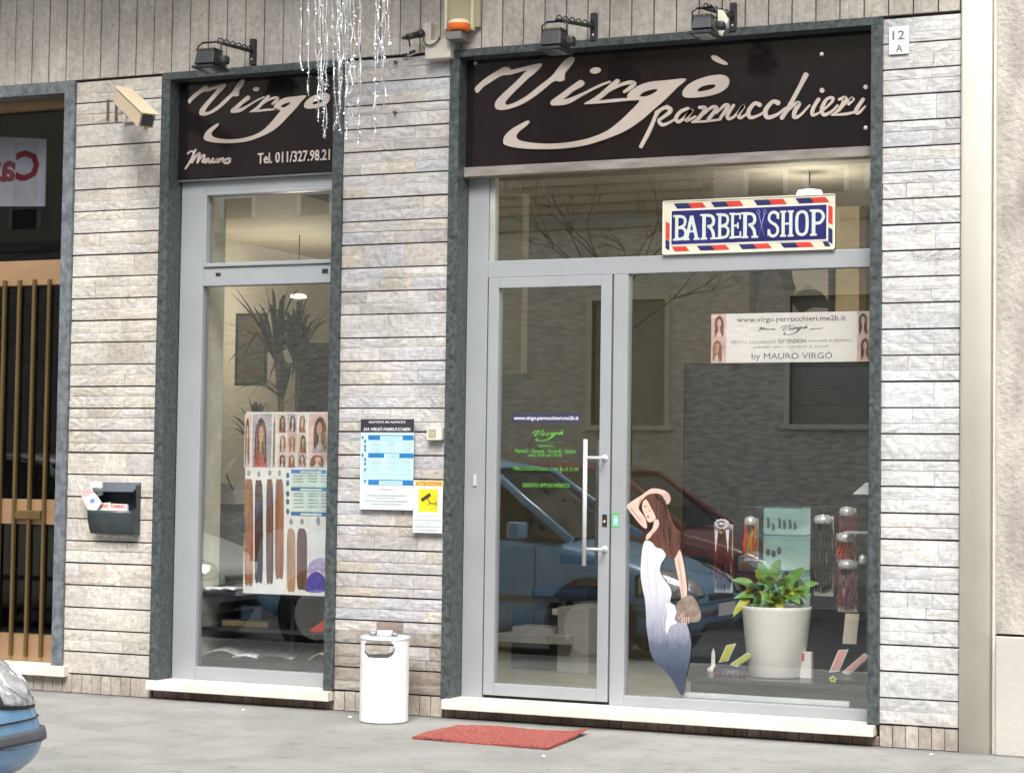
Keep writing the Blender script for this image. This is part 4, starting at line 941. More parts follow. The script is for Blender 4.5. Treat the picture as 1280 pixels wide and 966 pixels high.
# banner inside the wide window
t = thing('window_banner', 'wide white paper banner with web address behind the display window glass', 'banner', (1.5, .2, 1.9))
YB = .175; k7 = lambda a, c_: (870 + a / 5.333, 370 + c_ / 5.333)
PAP = M('banner_paper', (.74, .72, .71), .6, var=.04)
p, q = at(*k7(100, 450), YB), at(*k7(1168, 108), YB); q2 = at(*k7(1168, 98), YB); bx0_, bx1_, bz0, bz1 = p.x, q.x, (p.z + at(*k7(1168, 432), YB).z) / 2, (at(*k7(100, 122), YB).z + q2.z) / 2
BW_, BH_ = bx1_ - bx0_, bz1 - bz0; bn = lambda u, v: (bx0_ + BW_ * u, bz0 + BH_ * v)
b = MB(); b.box(bx0_, bx1_, YB, YB + .002, bz0, bz1, PAP); obj('sheet', b, t)
b = MB(); y = YB - .0004
def bt(s, u0, u1, v0, v1, mat=GREYT, **k): p, q = bn(u0, v0), bn(u1, v1); text(b, s, p[0], q[0], p[1], q[1], y, mat, th=.0006, **k)
bt('www.virgo.parrucchieri.me2b.it', .165, .845, .79, .93, M('banner_grey', (.11, .105, .11), .6), bold=.006)
T7 = lambda q: bn(.44 + (q[0] - 138) / 1270 * .17, .55 + (748 - q[1]) / 460 * .21)
virgo(b, T7, MC['banner_grey'], .0006, y)
T8 = lambda q: bn(.30 + (q[0] - 130) / 230 * .11, .635 + (605 - q[1]) / 100 * .09); script(b, MAU, T8, MC['banner_grey'], .0006, y)
T9 = lambda q: bn(.62 + (q[0]) / 1130 * .085, .63 + (735 - q[1]) / 350 * .07); script(b, PAR, T9, MC['banner_grey'], .0006, y, .9)
bt('EXTENSION', .43, .60, .385, .465, MC['banner_grey'], bold=.005)
LGB = M('banner_light', (.32, .31, .31), .6)
bt('CREATE LA TUA LUNGHEZZA', .125, .415, .385, .445, LGB); bt('con tutte le tecniche', .615, .88, .40, .465, LGB)
bt('capelli veri, morbidi e lucidi', .27, .74, .275, .34, LGB)
bt('by MAURO VIRGÒ', .26, .765, .03, .22, MC['banner_grey'])
obj('lettering', b, t)
HB = [M('hair_blond', (.42, .26, .09), .6, var=.3, scale=(60, 60, 15)), M('hair_brown', (.10, .05, .03), .6, var=.3, scale=(60, 60, 15)), M('hair_auburn', (.28, .07, .04), .6, var=.3, scale=(60, 60, 15)), M('hair_dark', (.03, .022, .02), .6, var=.3, scale=(60, 60, 15))]
SK = [M('print_skin', (.52, .30, .21), .6, var=.12, scale=30), M('print_skin_pale', (.66, .46, .38), .6, var=.08, scale=30)]
BKG = [M('photo_pink', (.66, .46, .42), .6, var=.3, scale=12), M('photo_cream', (.58, .52, .44), .6, var=.25, scale=14), M('photo_teal', (.40, .38, .42), .6, var=.3, scale=12), M('photo_red', (.42, .07, .05), .6, var=.25, scale=25), M('photo_white', (.68, .66, .66), .6, var=.15, scale=25)]
def portrait(b, x0, x1, z0, z1, y, R, bg=None, style=None):
    """a small printed photograph of a model: background, long hair, face, shoulders"""
    W_, H_ = x1 - x0, z1 - z0; b.box(x0, x1, y - .0004, y, z0, z1, bg or R.choice(BKG))
    hc = R.choice(HB); sk = R.choice(SK); top = R.choice(BKG); cx = .5 + R.uniform(-.1, .1)
    T = lambda q: (x0 + W_ * min(.99, max(.01, q[0])), z0 + H_ * min(.99, max(.01, q[1])))
    y1 = y - .0005
    b.prism([T((cx - .36, .02)), T((cx + .36, .02)), T((cx + .30, .34)), T((cx + .1, .46)), T((cx - .1, .46)), T((cx - .32, .34))], y1 - .0003, y1, top)
    y1 -= .0004; fill(b, [catmull([T(q) for q in ((cx - .26, .12), (cx - .30, .5), (cx - .22, .8), (cx, .93), (cx + .22, .8), (cx + .3, .5), (cx + .28, .08), (cx + .12, .2), (cx, .35), (cx - .14, .2))], 3, True)], lambda q: q, hc, .0003, y1)
    y1 -= .0004; disc(b, (cx + R.uniform(-.03, .03), .62), .13, .17, T, sk, .0003, y1, 12); b.prism([T((cx - .06, .3)), T((cx + .06, .3)), T((cx + .05, .5)), T((cx - .05, .5))], y1 - .0002, y1, sk)
    y1 -= .0004; disc(b, (cx, .52), .035, .018, T, BKG[3], .0002, y1, 6)
    for s_ in (-.05, .05): disc(b, (cx + s_, .66), .022, .012, T, HB[3], .0002, y1, 6)
    for k in range(9):
        sx2 = R.choice((-1, 1)); a0_ = .10 + R.random() * .14; stroke(b, [(cx + sx2 * a0_, .84, .02), (cx + sx2 * (a0_ + .06), .6, .03), (cx + sx2 * (a0_ + R.uniform(-.04, .12)), .3, .03), (cx + sx2 * (a0_ + R.uniform(-.1, .14)), R.uniform(.02, .16), .015)], lambda q: T((q[0], q[1])), R.choice(HB), .0003, y1 - .0002, n=3, wk=1)
R = random.Random(4); b = MB()
for (u0, u1, v0, v1, bgi) in ((0, .095, .5, 1, 0), (0, .095, 0, .5, 0), (.915, 1, .5, 1, 1), (.915, 1, 0, .5, 0)):
    p, q = bn(u0, v0), bn(u1, v1); portrait(b, p[0], q[0], p[1], q[1], y, R, BKG[bgi])
obj('photo_print', b, t)

# vinyl on the door
GRV = M('green_vinyl', (.10, .36, .05), .5, var=.1); y = GY - .009
t = thing('door_vinyl', 'white on navy web address and green opening hours lettered on the door glass', 'window lettering', (.2, .14, 1.2))
k8 = lambda a, c_: (630 + a / 8.78, 510 + c_ / 8.78)
b = MB(); b.prect(k8(97, 155), k8(828, 66), y, M('navy_vinyl', (.03, .03, .09), .5), .0006)
ptext(b, 'www.virgo.parrucchieri.me2b.it', k8(110, 140), k8(818, 88), y - .0007, WHITE, bold=.006); obj('web_address', b, t)
b = MB(); T0 = lambda q: (lambda p: (p.x, p.z))(at(*k8(305 + (q[0] - 138) / 1270 * 345, 360 + (q[1] - 748) / 460 * 125), y)); virgo(b, T0, GRV, .0006, y)
T1 = lambda q: (lambda p: (p.x, p.z))(at(*k8(450 + q[0] / 1130 * 200, 390 + (q[1] - 735) / 350 * 30), y)); script(b, PAR, T1, GRV, .0005, y, .8)
ptext(b, 'ORARIO', k8(375, 425), k8(545, 402), y, GRV)
ptext(b, 'Martedì - Giovedì - Venerdì - Sabato', k8(120, 490), k8(790, 450), y, GRV, bold=.004)
ptext(b, 'dalle 9.00 alle 19.00', k8(270, 532), k8(635, 500), y, GRV, bold=.004)
ptext(b, 'MERCOLEDÌ DALLE 11.00 ALLE 21.00', k8(98, 680), k8(818, 640), y, GRV, bold=.004)
ptext(b, 'GRADITO APPUNTAMENTO', k8(200, 866), k8(720, 828), y, GRV, bold=.004); obj('hours', b, t)

# woman in a long dress, printed cut-out on the glass
SKN = M('cutout_skin', (.60, .43, .36), .6, var=.06, scale=20)
m = bpy.data.materials.new('cutout_dress'); m.use_nodes = True; n = m.node_tree; bs = n.nodes['Principled BSDF']; bs.inputs['Roughness'].default_value = .6
g = n.nodes.new('ShaderNodeNewGeometry'); sx_ = n.nodes.new('ShaderNodeSeparateXYZ'); n.links.new(g.outputs['Position'], sx_.inputs[0])
nn = n.nodes.new('ShaderNodeTexNoise'); nn.inputs['Scale'].default_value = 14; nn.inputs['Detail'].default_value = 4
ma = n.nodes.new('ShaderNodeMath'); ma.operation = 'MULTIPLY_ADD'; ma.inputs[1].default_value = .12; n.links.new(nn.outputs['Fac'], ma.inputs[0]); n.links.new(sx_.outputs['Z'], ma.inputs[2])
zr = (at(850, 868, .14).z, at(830, 668, .14).z)
mrr = n.nodes.new('ShaderNodeMapRange'); mrr.inputs['From Min'].default_value = zr[0] + .04; mrr.inputs['From Max'].default_value = zr[1] + .08; n.links.new(ma.outputs[0], mrr.inputs[0])
rr = n.nodes.new('ShaderNodeValToRGB'); e = rr.color_ramp.elements; e[0].position = .02; e[0].color = (.03, .035, .07, 1); e[1].position = 1; e[1].color = (.62, .63, .70, 1)
for p_, c_ in ((.16, (.03, .045, .08)), (.30, (.08, .10, .15)), (.46, (.32, .34, .42)), (.62, (.52, .53, .59))): x_ = e.new(p_); x_.color = (*c_, 1)
n.links.new(mrr.outputs[0], rr.inputs[0]); n.links.new(rr.outputs[0], bs.inputs['Base Color']); DRESS = m
t = thing('woman_cutout', 'life-like printed cut-out of a dark haired woman in a long pale gown fading to navy', 'window cut-out', (.75, .14, .2))
q1 = lambda a: (780 + a[0] / 6.9, 600 + a[1] / 6.9); q2_ = lambda a: (760 + a[0] / 3.22, 590 + a[1] / 3.22)
def shape(pts, conv, mat, lvl, sm=3):
    Y = .1415 - lvl * .0010; b = MB(); W2 = [(lambda p: (p.x, p.z))(at(*conv(a), Y)) for a in pts]
    fill(b, [catmull(W2, sm, True)], lambda q: q, mat, .0009, Y); return b
obj('dress', shape([(150, 275), (138, 310), (133, 360), (132, 420), (140, 470), (150, 520), (153, 570), (155, 620), (162, 670), (170, 720), (185, 755), (208, 778), (232, 802), (262, 840), (290, 890), (303, 893), (309, 860), (316, 815), (328, 760), (334, 700), (330, 660), (322, 625), (310, 595), (290, 560), (268, 535), (250, 520), (256, 490), (250, 462), (232, 438), (215, 412), (209, 392), (214, 368), (228, 345), (233, 330), (215, 302), (185, 288), (170, 278)], q2_, DRESS, 0), t)
b = shape([(268, 330), (282, 312), (292, 318), (300, 345), (308, 385), (314, 430), (318, 470), (319, 520), (326, 555), (331, 578), (318, 592), (305, 588), (299, 560), (297, 520), (292, 480), (284, 430), (272, 375)], q2_, SKN, 1); obj('hanging_arm', b, t)
obj('clutch_bag', shape([(275, 600), (262, 565), (280, 525), (310, 500), (340, 498), (362, 530), (374, 565), (368, 598), (330, 603)], q2_, M('cutout_bag', (.20, .16, .13), .6, var=.35, scale=35), 1.6), t)
obj('shawl', shape([(232, 530), (262, 535), (275, 560), (268, 590), (278, 606), (250, 620), (236, 650), (232, 610), (240, 570)], q2_, M('cutout_shawl', (.62, .62, .66), .6, var=.12, scale=30), 2.1), t)
obj('raised_arm', shape([(20, 222), (60, 188), (105, 158), (150, 130), (195, 98), (240, 72), (300, 75), (352, 90), (385, 128), (399, 172), (383, 205), (366, 200), (352, 165), (322, 128), (280, 112), (240, 118), (200, 130), (160, 165), (140, 200), (125, 238), (140, 268), (165, 300), (190, 345), (196, 412), (170, 408), (130, 370), (90, 320), (45, 262)], q1, SKN, 1), t)
obj('hair', shape([(162, 172), (200, 128), (258, 115), (310, 132), (352, 182), (385, 250), (405, 320), (440, 405), (485, 440), (490, 500), (480, 590), (435, 672), (400, 665), (365, 640), (330, 592), (275, 575), (245, 535), (205, 505), (235, 470), (262, 430), (270, 380), (265, 330), (240, 260), (213, 205)], q1, M('cutout_hair', (.035, .022, .018), .6, var=.4, scale=(55, 55, 9), base2=(.15, .05, .032)), 2), t)
obj('neck', shape([(262, 350), (290, 338), (305, 370), (290, 412), (252, 462), (218, 500), (190, 512), (198, 470), (240, 425), (255, 380)], q1, SKN, 3), t)
b = shape([(163, 190), (185, 166), (206, 182), (232, 235), (262, 290), (274, 328), (252, 355), (217, 362), (197, 342), (176, 292), (157, 240)], q1, SKN, 3.1)
Tf = lambda q: (lambda p: (p.x, p.z))(at(*q1(q), .1372)); FD = M('cutout_feature', (.16, .08, .07), .6)
disc(b, (208, 314), 16, 8, Tf, M('cutout_lips', (.40, .08, .09), .5), .0006, .1372, 10); disc(b, (183, 225), 13, 5, Tf, FD, .0006, .1372, 8, rot=.4); disc(b, (222, 262), 12, 5, Tf, FD, .0006, .1372, 8, rot=.9)
stroke(b, [(196, 240, 4), (192, 268, 5), (202, 282, 5)], Tf, M('cutout_shade', (.50, .32, .26), .6), .0005, .1372); obj('face', b, t)
SHS = M('cutout_shade2', (.40, .26, .21), .6); DSH = M('cutout_fold', (.42, .45, .54), .6); HLT = M('cutout_hair_light', (.12, .05, .03), .6); HDK = M('cutout_hair_deep', (.012, .008, .008), .6)
def Tw(q, Y=.1365): p = at(*q1(q), Y); return (p.x, p.z)
b = MB()
for k, p_ in enumerate([[(262, 125, 3), (330, 190, 5), (360, 270, 5), (385, 350, 4)], [(240, 140, 3), (290, 210, 4), (320, 300, 5), (335, 390, 5), (330, 470, 4)], [(300, 140, 3), (350, 210, 3), (378, 290, 3)], [(215, 160, 3), (262, 240, 4), (290, 310, 4), (310, 380, 4)], [(350, 420, 4), (380, 500, 6), (390, 580, 5), (400, 640, 3)], [(300, 420, 4), (310, 500, 6), (330, 570, 4)], [(430, 420, 4), (455, 490, 5), (450, 570, 4)], [(270, 470, 4), (280, 520, 5), (300, 560, 3)]]): stroke(b, p_, Tw, HLT if k % 2 or k > 3 else HDK, .0005, .1365)
for p_ in ([(385, 400, 4), (400, 480, 5), (395, 560, 4), (415, 650, 3)], [(340, 400, 3), (350, 480, 5), (360, 560, 4)], [(250, 440, 3), (245, 490, 4), (260, 530, 3)]): stroke(b, p_, Tw, HDK, .0006, .1363)
obj('hair_strands', b, t)
b = MB()
for p_ in ([(352, 108, 9), (372, 130, 8), (385, 165, 7), (384, 198, 6)], [(338, 118, 8), (356, 145, 7), (368, 180, 7), (370, 206, 5)], [(368, 104, 8), (390, 132, 7), (399, 168, 6)], [(322, 118, 7), (340, 142, 6), (352, 168, 5)]): stroke(b, p_, lambda q: Tw(q, .1385), SKN, .0006, .1385)
for p_ in ([(345, 120, 2), (362, 150, 2), (376, 198, 2)], [(360, 110, 2), (382, 140, 2), (391, 175, 2)], [(150, 152, 4), (130, 200, 5), (128, 235, 3)], [(60, 235, 4), (100, 290, 5), (150, 350, 4)]): stroke(b, p_, Tw, SHS, .0005, .1363)
T2 = lambda q: (lambda p: (p.x, p.z))(at(*q2_(q), .1363))
for p_ in ([(300, 580, 4), (298, 598, 3), (300, 612, 3)], [(308, 582, 4), (307, 602, 3), (309, 616, 3)], [(316, 584, 4), (316, 602, 3), (317, 614, 3)], [(324, 582, 4), (325, 598, 3), (325, 608, 3)], [(302, 570, 4), (292, 578, 3), (286, 588, 3)]): stroke(b, p_, T2, SKN, .0006, .1366)
stroke(b, [(284, 350, 3), (292, 400, 3), (299, 460, 3), (303, 520, 2)], T2, SHS, .0005, .1363)
obj('fingers', b, t)
b = MB()
for p_ in ([(160, 300, 2), (158, 380, 3), (166, 470, 3), (178, 560, 2)], [(205, 330, 2), (190, 400, 3), (196, 480, 3), (210, 560, 2)], [(232, 480, 2), (222, 560, 3), (225, 640, 2)]): stroke(b, p_, T2, DSH, .0004, .1404)
obj('dress_folds', b, t)

# posters in the narrow window (inside)
YP = .175
t = thing('hairstyle_poster', 'tall poster of hair models and hair lengths behind the narrow window', 'poster', (-1.5, YP, .7))
k9 = lambda a, c_: (300 + a / 4.108, 510 + c_ / 4.108)
b = MB(); b.prect(k9(16, 948), k9(468, 20), YP, M('poster_paper', (.74, .75, .74), .6), .002); obj('sheet', b, t)
y = YP - .0024; R = random.Random(9); b = MB()
def pp(a, c_, **k):
    p, q = at(*k9(*a), y), at(*k9(*c_), y); portrait(b, p.x, q.x, p.z, q.z, y, R, **k)
pp((20, 305), (60, 30), bg=BKG[0]); pp((60, 305), (165, 30), bg=BKG[2]); pp((165, 305), (185, 30), bg=BKG[1])
for i in range(3): pp((190 + 52 * i, 128), (240 + 52 * i, 30), bg=BKG[i + 1 if i < 2 else 4]); pp((190 + 52 * i, 232), (240 + 52 * i, 130), bg=BKG[(4, 0, 1)[i]]); pp((190 + 52 * i, 305), (240 + 52 * i, 234), bg=BKG[i])
pp((350, 232), (464, 30), bg=BKG[0]); pp((350, 308), (464, 236), bg=BKG[0]); obj('photo_print', b, t)
b = MB()
def tail(x0, x1, y0_, y1_, hm):
    Tt = lambda q: (lambda p: (p.x, p.z))(at(*k9(*q), y)); cx = (x0 + x1) / 2
    disc(b, (cx, y0_ - 42), 9, 16, Tt, GREYT, .0006, y, 10)
    fill(b, [catmull([Tt(q) for q in ((cx - 4, y0_ - 8), (x1 - 4, y0_ + 14), (x1, (y0_ + y1_) / 2), (x1 - 3, y1_ - 10), (cx, y1_), (x0 + 3, y1_ - 12), (x0, (y0_ + y1_) / 2), (x0 + 4, y0_ + 12))], 3, True)], lambda q: q, hm, .0008, y)
TAILM = [M('tail_copper', (.30, .13, .06), .6, var=.35, scale=(90, 90, 8)), M('tail_black', (.06, .04, .035), .6, var=.4, scale=(90, 90, 8)), M('tail_brown', (.16, .08, .05), .6, var=.35, scale=(90, 90, 8)), M('tail_gold', (.42, .26, .14), .6, var=.3, scale=(90, 90, 8))]
tail(22, 68, 375, 905, TAILM[0]); tail(75, 118, 380, 890, TAILM[1]); tail(134, 172, 375, 895, TAILM[2]); tail(180, 225, 375, 870, TAILM[0]); tail(240, 285, 625, 940, TAILM[3]); tail(292, 345, 625, 930, TAILM[2]); tail(436, 462, 640, 900, TAILM[3])
obj('hair_lengths', b, t)
b = MB(); PT = M('poster_table', (.62, .74, .68), .6)
for z0_, z1_ in ((325, 402), (425, 530)):
    b.prect(k9(262, z1_), k9(462, z0_), y, PT)
for zc in (318, 408, 535): b.prect(k9(262, zc + 16), k9(462, zc), y - .0007, M('poster_blue', (.06, .18, .38), .6)); b.prect(k9(310, zc + 14), k9(420, zc + 6), y - .0014, PT)
for ry in (345, 360, 375, 437, 450, 470, 485, 505):
    for a0, a1 in ((275, 325), (350, 400), (415, 455)): b.prect(k9(a0, ry + 4), k9(a1, ry), y - .0008, GREYT)
for fy in (345, 385, 440, 480, 530): Tt = lambda q: (lambda p: (p.x, p.z))(at(*k9(*q), y)); disc(b, (245, fy), 9, 16, Tt, FIG, .0006, y, 8)
for fx in (402,): disc(b, (fx, 580), 11, 24, Tt, GREYT, .0006, y, 10)
fill(b, [catmull([Tt(q) for q in ((340, 940), (345, 880), (365, 850), (395, 838), (430, 862), (438, 900), (430, 942))], 3, True)], lambda q: q, M('poster_violet', (.10, .08, .38), .6, var=.3, scale=50), .0007, y)
fill(b, [catmull([Tt(q) for q in ((350, 850), (360, 790), (430, 770), (432, 850), (400, 830))], 3, True)], lambda q: q, M('poster_lilac', (.42, .36, .55), .6, var=.2, scale=60), .0006, y)
obj('price_print', b, t)

# ================================================================== INTERIOR
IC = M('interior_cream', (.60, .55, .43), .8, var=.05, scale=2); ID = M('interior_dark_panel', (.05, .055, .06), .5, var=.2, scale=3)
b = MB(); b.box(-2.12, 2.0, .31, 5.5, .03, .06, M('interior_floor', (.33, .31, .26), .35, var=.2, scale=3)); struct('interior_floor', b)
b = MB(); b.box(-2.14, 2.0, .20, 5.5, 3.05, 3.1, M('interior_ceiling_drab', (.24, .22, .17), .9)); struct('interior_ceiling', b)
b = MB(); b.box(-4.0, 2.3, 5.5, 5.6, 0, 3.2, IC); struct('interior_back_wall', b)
b = MB(); b.box(-2.2, -2.142, .2, .55, .0, 3.2, IC); b.box(-4.0, -2.2, .5, .55, .0, 3.2, IC); b.box(-4.0, -3.95, .55, 5.5, 0, 3.2, IC); struct('interior_left_wall', b)
px_ = at(250.5, 600, .2).x
b = MB(); b.box(-2.14, px_, .195, .42, .03, 3.045, M('window_cream_jamb', (.72, .72, .58), .7)); struct('interior_window_jamb', b)
b = MB(); b.box(2.0, 2.06, .20, 5.5, 0, 3.2, IC); struct('interior_right_wall', b)
b = MB(); b.box(-1.06, -.34, .305, .36, 0, 3.2, IC); struct('interior_pier', b)
b = MB(); b.box(-3.9, -2.12, .56, 5.5, .03, .058, MC['interior_floor']); b.box(-3.9, -2.14, .56, 5.5, 3.05, 3.1, IC); struct('interior_side_room', b)
# lit ceiling lamps
def ceil_lamp(px, py, Y, z, r, label, power):
    p = at(px, py, Y); t = thing('ceiling_light', label, 'ceiling light', (p.x, Y, p.z))
    b = MB(); b.lathe((p.x, Y, p.z), [(0, 0), (r, .0), (r * .9, .02), (0, .03)], M('lamp_diffuser', (.9, .88, .8), .5, emit=3.0), 24); obj('diffuser', b, t)
    b = MB(); b.tube([(p.x, Y, p.z + .03), (p.x, Y, 3.05)], .004, BLKM, 8); obj('stem', b, t)
    ld = bpy.data.lights.new('lamp', 'POINT'); ld.energy = power; ld.shadow_soft_size = .12; ld.color = (1, .93, .80); lo = bpy.data.objects.new('lamp_light', ld); col.objects.link(lo); lo.parent = t; lo.location = (0, 0, -.15)
ceil_lamp(1012, 243, 1.6, 0, .075, 'lit round ceiling lamp seen over the top edge of the barber shop sign', 12)
ceil_lamp(373, 372, 3.4, 0, .06, 'small lit globe lamp beyond the tall plant in the narrow window', 12)

# dark mirror panels deeper inside
p, q = at(856, 700, 2.2), at(1120, 455, 2.2); t = thing('dark_mirror_panel', 'tall dark panel deep in the shop behind the display window', 'partition', (p.x, 2.2, 0))
b = MB(); b.box(p.x, q.x, 2.2, 2.24, .06, q.z, M('mirror_dark', (.05, .06, .08), .2)); obj('panel', b, t); b = MB(); b.box(p.x - .015, p.x, 2.19, 2.25, .06, q.z + .015, BLKM); b.box(p.x, q.x, 2.19, 2.25, q.z, q.z + .015, BLKM); obj('panel_frame', b, t)
p, q = at(366, 700, 2.6), at(450, 428, 2.6); t = thing('dark_mirror_panel', 'low dark panel inside the narrow window right of the tall plant', 'partition', (p.x, 2.6, 0))
b = MB(); b.box(p.x, q.x, 2.6, 2.64, .06, q.z, MC['mirror_dark']); obj('panel', b, t)
# framed pictures
def picture(x0, y0_, x1, y1_, Y, label, mat_in, fr=.02, art=None):
    p, q = at(x0, y1_, Y), at(x1, y0_, Y); t = thing('framed_picture', label, 'picture', ((p.x + q.x) / 2, Y, p.z))
    b = MB(); b.box(p.x, q.x, Y, Y + .02, p.z, p.z + fr, BLACK); b.box(p.x, q.x, Y, Y + .02, q.z - fr, q.z, BLACK); b.box(p.x, p.x + fr, Y, Y + .02, p.z + fr, q.z - fr, BLACK); b.box(q.x - fr, q.x, Y, Y + .02, p.z + fr, q.z - fr, BLACK); obj('picture_frame', b, t)
    b = MB(); b.box(p.x + fr, q.x - fr, Y + .008, Y + .019, p.z + fr, q.z - fr, mat_in)
    if art: art(b, p, q, Y + .0075)
    obj('picture_print', b, t)
PGm = M('portrait_grey', (.42, .39, .33), .5, var=.2, scale=3); PDm = M('portrait_dark', (.02, .02, .022), .5); PLm = M('portrait_light', (.66, .62, .52), .5, var=.15, scale=3)
def face_art(b, p, q, Y):
    T = lambda s: (p.x + (q.x - p.x) * s[0], p.z + (q.z - p.z) * s[1])
    F_ = lambda pts, m, l: fill(b, [catmull([T(s) for s in pts], 4, True)], lambda s: s, m, .0008, Y - l * .001)
    F_([(.04, .03), (.45, .03), (.55, .3), (.5, .6), (.55, .97), (.04, .97)], MC['hair_dark'], 0)
    F_([(.08, .75), (.18, .9), (.35, .85), (.42, .6), (.28, .3), (.12, .2), (.06, .4)], M('portrait_mid', (.10, .085, .07), .5, var=.5, scale=14), 1)
    F_([(.52, .93), (.95, .93), (.95, .62), (.85, .7), (.7, .78), (.56, .74)], PLm, 1)
    F_([(.5, .68), (.65, .74), (.85, .72), (.95, .6), (.75, .6), (.6, .56)], PDm, 2)
    F_([(.48, .5), (.62, .46), (.85, .48), (.8, .3), (.6, .03), (.48, .2)], PDm, 1.5)
    F_([(.62, .3), (.8, .42), (.95, .4), (.95, .05), (.7, .05)], PGm, 2)
picture(938, 320, 1042, 480, 3.2, 'large framed black and white portrait on the wall behind the display window', PGm, .035, face_art)
picture(293, 391, 334, 482, 3.4, 'framed dark print on the cream wall behind the tall plant', M('print_brownish', (.16, .13, .10), .4, var=.4, scale=6), .02, None)
# cream wall end next to the portrait
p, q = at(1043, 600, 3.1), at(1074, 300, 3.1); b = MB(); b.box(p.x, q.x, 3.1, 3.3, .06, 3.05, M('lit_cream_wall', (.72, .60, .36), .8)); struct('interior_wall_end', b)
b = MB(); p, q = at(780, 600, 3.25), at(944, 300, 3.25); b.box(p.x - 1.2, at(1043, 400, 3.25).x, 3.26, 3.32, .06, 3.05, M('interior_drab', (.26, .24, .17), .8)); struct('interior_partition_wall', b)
p = at(622, 240, 1.9); b = MB(); b.box(at(615, 300, 1.9).x, at(653, 300, 1.9).x, 1.9, 2.0, tb1 - .5, 3.05, M('inner_post', (.42, .38, .27), .7)); struct('interior_post', b)

# plants
LEAFD = M('dark_leaf', (.03, .06, .03), .45, var=.4, scale=12); LEAFG = M('bright_leaf', (.13, .31, .06), .55, var=.35, scale=15); LEAFY = M('yellow_leaf', (.42, .45, .05), .45, var=.15, scale=15)
def blade(root, tip, wid, mat, sag=.0, seg=7):
    root, tip = Vector(root), Vector(tip); d = tip - root; side = d.cross(Vector((0, 0, 1)))
    if side.length < 1e-4: side = Vector((1, 0, 0))
    side = (side.normalized() + Vector((.35, 0, 0))).normalized(); b = MB(); vs = []; fs = []
    for i in range(seg + 1):
        u = i / seg; p = root + d * u + Vector((0, 0, sag * math.sin(u * math.pi) - sag * u * u)); w_ = wid * math.sin(math.pi * min(1, .15 + .85 * u) ) * (1 - u * .3) + .001
        if u == 1: w_ = .0006
        up_ = side.cross(d).normalized() * w_ * .25
        vs += [p - side * w_ + up_, p, p + side * w_ + up_]
    for i in range(seg): k = i * 3; fs += [(k, k + 1, k + 4, k + 3), (k + 1, k + 2, k + 5, k + 4)]
    b.add(vs, fs, mat, True); return b
Yq = 1.0; t = thing('tall_plant', 'tall dark dracaena with spiky arching leaves behind the narrow window', 'plant', (at(360, 600, Yq).x, Yq, .06))
R = random.Random(8); base_x = at(362, 600, Yq).x
b = MB(); b.lathe((base_x, Yq, .06), [(.0, 0), (.12, 0), (.15, .30), (.14, .30), (.13, .27), (0, .27)], BLACK, 24); obj('pot', b, t)
heads = [(345, 445, .0), (372, 455, .08), (352, 500, -.1), (322, 560, .05)]
b = MB()
for hx_, hy_, dy in heads:
    h_ = at(hx_, hy_, Yq + dy); b.tube(catmull([(base_x, Yq, .3), (base_x + (h_.x - base_x) * .4 + .02, Yq + dy * .5, .3 + (h_.z - .3) * .5), (h_.x, Yq + dy, h_.z)], 5), .013, M('plant_stem', (.10, .075, .05), .8), 8)
obj('stem', b, t)
for hi, (hx_, hy_, dy) in enumerate(heads):
    h_ = at(hx_, hy_, Yq + dy); n_ = 34 if hi < 2 else 18
    for i in range(n_):
        az = R.uniform(0, 6.283); el = R.uniform(-.1, 1.45); ln = R.uniform(.30, .56) * (1 if hi < 2 else .8)
        d = Vector((math.cos(az) * math.cos(el), math.sin(az) * math.cos(el) * .7, math.sin(el))) * ln
        if (h_ + d).y < .33: d.y *= .4
        obj('leaf', blade(h_ + Vector((0, 0, R.uniform(-.06, .06))), h_ + d, R.uniform(.011, .018), LEAFD, R.uniform(.02, .14)), t)
for tx, ty in ((273, 397), (275, 427), (357, 368), (350, 368), (342, 395), (366, 392), (383, 382), (398, 402), (413, 412), (372, 385)):
    h_ = at(350 if tx < 360 else 368, 440, Yq); tp = at(tx, ty, Yq + .02); obj('leaf', blade(h_, tp, .013, LEAFD, .02), t)

# shelf unit in the narrow window
SHB = M('black_shelf', (.022, .022, .03), .35, var=.2); SHI = M('shelf_inner', (.035, .035, .05), .6)
t = thing('shelf_unit', 'low black shelf unit with two shelves filling the foot of the narrow window', 'shelf unit', (-1.5, .4, .19))
Y0_, Y1_ = .215, .58
lx0, lx1 = at(250, 700, Y0_).x, -1.06
zt_a, zt_b = at(330, 743.5, Y0_).z, at(330, 789, Y0_).z; zt_c = at(330, 833, Y0_).z
for nm, zc, hh in (('top_board', zt_a, .011), ('shelf_board', zt_b, .008), ('base_board', zt_c + .012, .022)):
    b = MB(); b.box(lx0, lx1, Y0_, Y1_, zc - hh, zc + hh, SHB); obj(nm, b, t, bevel=.002)
b = MB(); b.box(lx0, lx1, Y1_, Y1_ + .015, .15, zt_a, SHI); obj('back_board', b, t)
b = MB(); b.box(lx0 - .0, lx0 + .012, Y0_ + .002, Y1_, zt_c + .035, zt_a - .012, M('shelf_side', (.38, .40, .36), .5)); obj('side_board', b, t)
b = MB(); x_ = at(372, 790, .4).x; b.box(x_ - .01, x_ + .01, Y0_ + .12, Y1_, zt_c + .035, zt_a - .012, SHI); obj('divider', b, t)
yb_ = .32
def shelf_box(x0, y0_, x1, y1_, Y, dep, mat, label, cat, name, mat2=None, zb=None):
    p, q = at(x0, y1_, Y), at(x1, y0_, Y); b = MB(); b.box(p.x, q.x, Y, Y + dep, zb if zb is not None else p.z, q.z, mat)
    if mat2: b.box(p.x + .008, q.x - .008, Y - .001, Y, (zb or p.z) + .008, q.z - .006, mat2)
    return tag(obj(name, b, bevel=.0015), label, cat)
